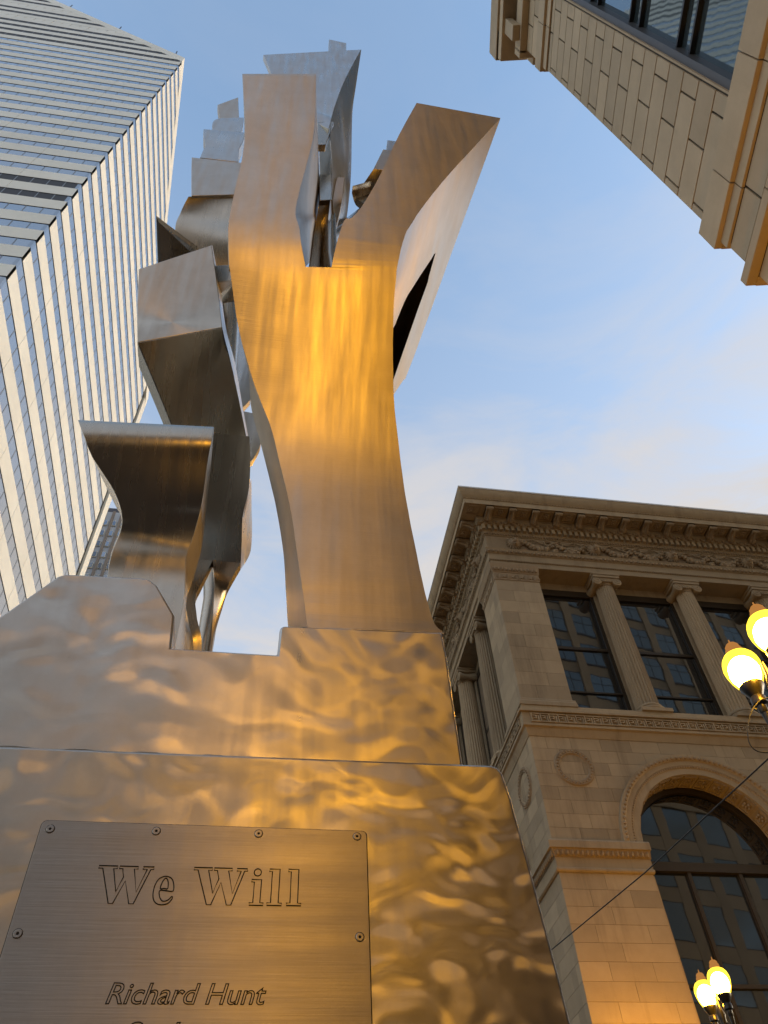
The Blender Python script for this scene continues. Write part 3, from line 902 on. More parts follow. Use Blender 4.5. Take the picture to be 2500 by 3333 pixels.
for F, ln, rz in FACES:
    for i in range(18 if F is FF else 26):
        u = .10 + 1.10 * i
        link('modillion', mod_me, lib, loc=F(u, .42, 28.94), rot=(0, 0, rz))
        c = link('coffer', cof_me, lib, loc=F(u + .55, .45, 28.94), rot=(0, 0, rz))
        link('rosette', ros_me, lib, loc=F(u + .55, .45, 28.93), rot=(0, 0, rz))
    c = link('coffer', cof_me, lib, loc=F(-.62, .45, 28.945), rot=(0, 0, rz)) if F is FF else None
    if F is FF: link('rosette', ros_me, lib, loc=F(-.72, .45, 28.93), rot=(0, 0, rz))
# frieze: lion heads, garlands, ribbons
lion = MB()
lion.ball((0, -.10, .52), .26, 1, .75, 1.08, seg=12, rings=8)
lion.ball((0, -.33, .42), .12, 1.05, .9, .8, seg=10, rings=6); lion.ball((0, -.30, .29), .085, 1, .8, .7, seg=8, rings=5)
lion.ball((0, -.27, .58), .07, .8, 1, 1.6, seg=8, rings=5)
for s_ in (-1, 1):
    lion.ball((.10 * s_, -.27, .60), .045, seg=6, rings=4); lion.ball((.21 * s_, -.05, .76), .085, seg=7, rings=5); lion.ball((.09 * s_, -.26, .68), .07, 1.3, .7, .5, seg=7, rings=4)
for i in range(16):
    a = i * 2 * math.pi / 16
    lion.tube([(.20 * math.cos(a), -.10, .52 + .22 * math.sin(a)), (.36 * math.cos(a + .12), -.03, .50 + .38 * math.sin(a + .12))], .06, seg=5, radii=[.075, .025])
lion_me = lion.mesh('lion_head', M_LIBD, 60)
SP = 3.82
gar = MB()
r2 = random.Random(3)
for k in range(2):
    for i in range(15):
        t = i / 14
        u = .42 + t * (SP / 2 - .5) + k * (SP / 2 - .26)
        if k: u = SP - (.42 + t * (SP / 2 - .5))
        z = .62 - .42 * math.sin(math.pi * min(t * 1.02, 1)) - .05 * t
        for q in range(3):
            gar.ball((u + r2.uniform(-.05, .05), -.05 - r2.random() * .09, z + r2.uniform(-.11, .11)), .055 + .045 * math.sin(math.pi * t) + r2.random() * .02, seg=6, rings=4)
gar_me = gar.mesh('garland', M_LIBD, 60)
rib = MB()
def ribbon(pts, r=.028): rib.tube([(u, -.06, z) for u, z in pts], r, seg=5)
cu = SP / 2
for s_ in (-1, 1):
    ribbon([(cu + s_ * (.05 + .16 * i), .70 + .10 * math.sin(i * 1.25 + .6) + .015 * i) for i in range(9)])
    ribbon([(cu + s_ * (.02 + .42 * math.sin(a)), .72 + .17 * math.sin(2 * a)) for a in [i * math.pi / 9 for i in range(10)]], .04)
    ribbon([(cu + s_ * (.03 + .07 * i), .66 - .09 * i) for i in range(6)], .035)
    ribbon([(cu + s_ * (.95 + .10 * math.cos(a)), .80 + .10 * math.sin(a)) for a in [i * .7 for i in range(9)]], .026)
rib.ball((cu, -.08, .70), .09, seg=8, rings=5)
for q in range(7): rib.ball((cu + r2.uniform(-.16, .16), -.08, .16 + r2.uniform(-.08, .1)), .085, seg=6, rings=4)
rib_me = rib.mesh('ribbon_bow', M_LIBD, 60)
for F, ln, rz in FACES:
    for i in range(6 if F is FF else 8):
        u = 1.25 + SP * i
        link('lion_head', lion_me, lib, loc=F(u, .03, 27.03), rot=(0, 0, rz))
        if rz == 0:
            link('garland', gar_me, lib, loc=F(u, .03, 27.03)); link('ribbon_bow', rib_me, lib, loc=F(u, .03, 27.03))
        else:
            link('garland', gar_me, lib, loc=F(u + SP, .03, 27.03), rot=(0, 0, rz)); link('ribbon_bow', rib_me, lib, loc=F(u + SP, .03, 27.03), rot=(0, 0, rz))
# ---- columns
def fl(a): 
    return 1 - .095 * (abs(math.sin(a * 12)) ** .6)
sh = MB().lathe([(.455, 0), (.455, .5), (.452, 1.5), (.445, 2.6), (.43, 3.8), (.41, 5.0), (.39, 6.1), (.385, 6.36)], seg=120, flute=fl)
sh_me = sh.mesh('shaft', M_LIB, 28)
cb = MB().box((-.62, -.62, 0), (.62, .62, .14)).lathe([(.60, .14), (.63, .18), (.63, .25), (.58, .29), (.51, .31), (.50, .35), (.53, .37), (.53, .42), (.48, .45), (.455, .50)], seg=32)
cb_me = cb.mesh('column_base', M_LIB, 35)
cp = MB().lathe([(.385, 0), (.40, .03), (.41, .06), (.40, .08), (.42, .10), (.50, .22), (.50, .26)], seg=24)
for s_ in (-1, 1):
    cp.lathe([(.16, -.46), (.21, -.44), (.22, -.40), (.15, -.18), (.13, 0), (.15, .18), (.22, .40), (.21, .44), (.16, .46)], c=(0, 0, 0), seg=20)
    vs = cp.v[-9 * 20:]
    for i in range(9 * 20):                 # turn the roll so that it lies along Y
        x, y, z = vs[i]; cp.v[-9 * 20 + i] = (x + s_ * .46, z, y + .17)
    for fy in (-.46, .46):                  # spiral on the volute face
        sp_ = [(s_ * .46 + s_ * -1 * (.205 - .019 * a) * math.cos(a), fy, .17 + (.205 - .019 * a) * math.sin(a)) for a in [q * .42 for q in range(24)]]
        cp.tube(sp_, .022, seg=5)
cp.box((-.50, -.45, .24), (.50, .45, .36)); cp.box((-.62, -.50, .36), (.62, .50, .50))
cp.box((-.66, -.53, .50), (.66, .53, .60))
for i in range(5): cp.ball((-.2 + .1 * i, -.45, .14), .05, seg=6, rings=4)
cp_me = cp.mesh('capital', M_LIB, 35)
for F, ln, rz in FACES:
    for u in COLS[F]:
        bx_ = link('column_base', cb_me, lib, loc=F(u, -.42, 18.60), rot=(0, 0, rz))
        link('column_shaft', sh_me, lib, loc=F(u, -.42, 19.08), rot=(0, 0, rz))
        link('column_capital', cp_me, lib, loc=F(u, -.42, 25.44), rot=(0, 0, rz))
# ---- upper windows
for F, ln, rz in FACES:
    us = [2.0] + COLS[F] + [ln]
    for i, (ua, ub) in enumerate(zip(us[:-1], us[1:])):
        a_ = ua if i == 0 else ua + .42
        b2 = ub - .42 if i < len(us) - 2 else ub
        if i: lbox(F, ua - .42, ua + .42, -1.1, -.78, 18.6, 26.08).build('pilaster', M_LIB, lib)
        fr = MB()
        lbox(F, a_, a_ + .14, -1.05, -.86, 18.6, 25.7, fr); lbox(F, b2 - .14, b2, -1.05, -.86, 18.6, 25.7, fr)
        lbox(F, a_ + .14, b2 - .14, -1.05, -.86, 18.6, 18.8, fr); lbox(F, a_ + .14, b2 - .14, -1.05, -.86, 25.35, 25.7, fr)
        w = fr.build('window_frame', M_BRONZE, lib)
        zs = [18.8, 20.1, 22.35, 25.35]
        for q, (za, zb2) in enumerate(zip(zs[:-1], zs[1:])):
            lbox(F, a_ + .14, b2 - .14, -.98, -.95, za + .04, zb2 - .04).build('pane', M_LGLASS, w)
            if q: lbox(F, a_ + .14, b2 - .14, -1.0, -.88, za - (.07 if q == 2 else .035), za + (.07 if q == 2 else .035)).build('transom', M_BRONZE, w)
    lbox(F, 2.0, ln, -1.12, -.86, 25.7, 26.08).build('window_lintel', M_LIB, lib)
    lbox(F, 2.05, ln, -1.10, -1.055, 18.6, 26.0).build('window_backing', M_BLACK, lib)
# ---- arches: archivolt, soffit, window
def arc_sweep(F, cu_, prof, name, mat, smooth=30, seg=40):
    """profile of (radius, d), swept over the half circle"""
    mb = MB(); n = len(prof)
    for i in range(seg + 1):
        a = math.pi * i / seg
        for r_, d in prof: mb.v.append(F(cu_ - r_ * math.cos(a), d, ARC_Z + r_ * math.sin(a)))
    for i in range(seg):
        for j in range(n):
            mb.f.append((i * n + j, i * n + (j + 1) % n, (i + 1) * n + (j + 1) % n, (i + 1) * n + j))
    mb.f += [tuple(range(n)), tuple(range(seg * n, seg * n + n))]
    return mb.build(name, mat, lib, smooth=smooth)
for F, ln, rz in FACES:
    for ci, cu_ in enumerate(ARCS[F]):
        arc_sweep(F, cu_, [(2.60, -.85), (2.60, .04), (2.82, .04), (2.84, .07), (2.90, .07), (2.92, .09), (3.08, .09), (3.12, .14), (3.24, .18), (3.30, .18), (3.30, -.1), (2.9, -.85)], 'archivolt', M_LIB)
        mb = MB()
        for i in range(56):
            a = math.pi * (i + .5) / 56
            mb.ball(F(cu_ - 3.17 * math.cos(a), .165, ARC_Z + 3.17 * math.sin(a)), .062, seg=6, rings=4)
        for i in range(90):
            a = math.pi * (i + .5) / 90
            mb.ball(F(cu_ - 2.87 * math.cos(a), .08, ARC_Z + 2.87 * math.sin(a)), .032, seg=5, rings=4)
        tag(mb.build('egg_and_dart', M_LIBD, lib, smooth=50), kind='stuff')
        for i in range(15):                  # soffit panels with rosettes
            a0, a1 = math.pi * (i + .08) / 15, math.pi * (i + .92) / 15
            pn = MB()
            def S3(a, d, r_): return F(cu_ - r_ * math.cos(a), d, ARC_Z + r_ * math.sin(a))
            for (b0, b1, d0, d1) in ((a0, a1, -.12, -.06), (a0, a1, -.74, -.68), (a0, a0 + .022, -.68, -.12), (a1 - .022, a1, -.68, -.12)):
                pn.add([S3(b0, d0, 2.601), S3(b1, d0, 2.601), S3(b1, d1, 2.601), S3(b0, d1, 2.601), S3(b0, d0, 2.55), S3(b1, d0, 2.55), S3(b1, d1, 2.55), S3(b0, d1, 2.55)],
                       [(0, 3, 2, 1), (4, 5, 6, 7), (0, 1, 5, 4), (1, 2, 6, 5), (2, 3, 7, 6), (3, 0, 4, 7)])
            am = (a0 + a1) / 2
            for q in range(5):
                an = q * 2 * math.pi / 5
                pn.ball(S3(am + .045 * math.cos(an), -.40 + .11 * math.sin(an), 2.57), .07, seg=6, rings=4)
            pn.ball(S3(am, -.40, 2.55), .05, seg=6, rings=4)
            pn.build('soffit_panel', M_LIBD, lib, smooth=40)
        # jambs
        lbox(F, cu_ - 2.60, cu_ - 2.55, -.92, -.03, 0, ARC_Z - 1.0).build('jamb', M_LIB, lib)
        # window in the arch
        fr = MB()
        for rI, rO in ((2.38, 2.62),):
            seg = 32; n = 4
            b0 = len(fr.v)
            for i in range(seg + 1):
                a = math.pi * i / seg
                for r_, d in ((rI, -.96), (rI, -.80), (rO, -.80), (rO, -.96)): fr.v.append(F(cu_ - r_ * math.cos(a), d, ARC_Z + r_ * math.sin(a)))
            for i in range(seg):
                for j in range(4): fr.f.append((b0 + i * 4 + j, b0 + i * 4 + (j + 1) % 4, b0 + (i + 1) * 4 + (j + 1) % 4, b0 + (i + 1) * 4 + j))
        w = fr.build('arch_window_frame', M_BRONZE, lib)
        lbox(F, cu_ - 2.6, cu_ + 2.6, -.97, -.74, 12.98, 13.28).build('transom', M_BRONZE, w)
        for um in (-.9, .9): lbox(F, cu_ + um - .06, cu_ + um + .06, -.97, -.78, 0, 12.98).build('mullion', M_BRONZE, w)
        for zt in (9.58, 5.4): lbox(F, cu_ - 2.55, cu_ + 2.55, -.965, -.80, zt, zt + .11).build('transom', M_BRONZE, w)
        seg = 32
        pts = [F(cu_ - 2.5 * math.cos(math.pi * i / seg), -.90, ARC_Z - .2 + 2.5 * math.sin(math.pi * i / seg)) for i in range(seg + 1)]
        MB().prism(pts, Vector(F(0, -.03, 0)) - Vector(F(0, 0, 0))).build('lunette_pane', M_LGLASS, w)
        for pa, pb in ((-2.55, -.9), (-.9, .9), (.9, 2.55)):
            for za, zb2 in ((.2, 5.4), (5.5, 9.58), (9.7, 12.97)):
                lbox(F, cu_ + pa + .05, cu_ + pb - .05, -.93, -.90, za, zb2).build('pane', M_LGLASS, w)
        lbox(F, cu_ - 2.9, cu_ + 2.9, -1.2, -1.0, 0, 16.3).build('window_backing', M_BLACK, lib)
    # roundel
    mb = MB(); uc, zc = 1.38, 16.14
    for i in range(49):
        a = 2 * math.pi * i / 48
        for r_, d in ((.50, 0), (.54, .05), (.60, .035), (.68, .055), (.72, 0)): mb.v.append(F(uc + r_ * math.cos(a), d, zc + r_ * math.sin(a)))
    for i in range(48):
        for j in range(4): mb.f.append((i * 5 + j, i * 5 + j + 1, (i + 1) * 5 + j + 1, (i + 1) * 5 + j))
    rd = mb.build('roundel', M_LIBD, lib, smooth=30)
    mb = MB()
    for i in range(30):
        a = 2 * math.pi * i / 30; mb.ball(F(uc + .61 * math.cos(a), .045, zc + .61 * math.sin(a)), .045, seg=6, rings=4)
    tag(mb.build('beading', M_LIBD, rd, smooth=50), kind='stuff')
# roof and body behind
MB().box((LX + .9, LY + 1.25, 0), (LX + FL_, LY + SL_, 29.5)).build('building_body', M_MORTAR, lib)

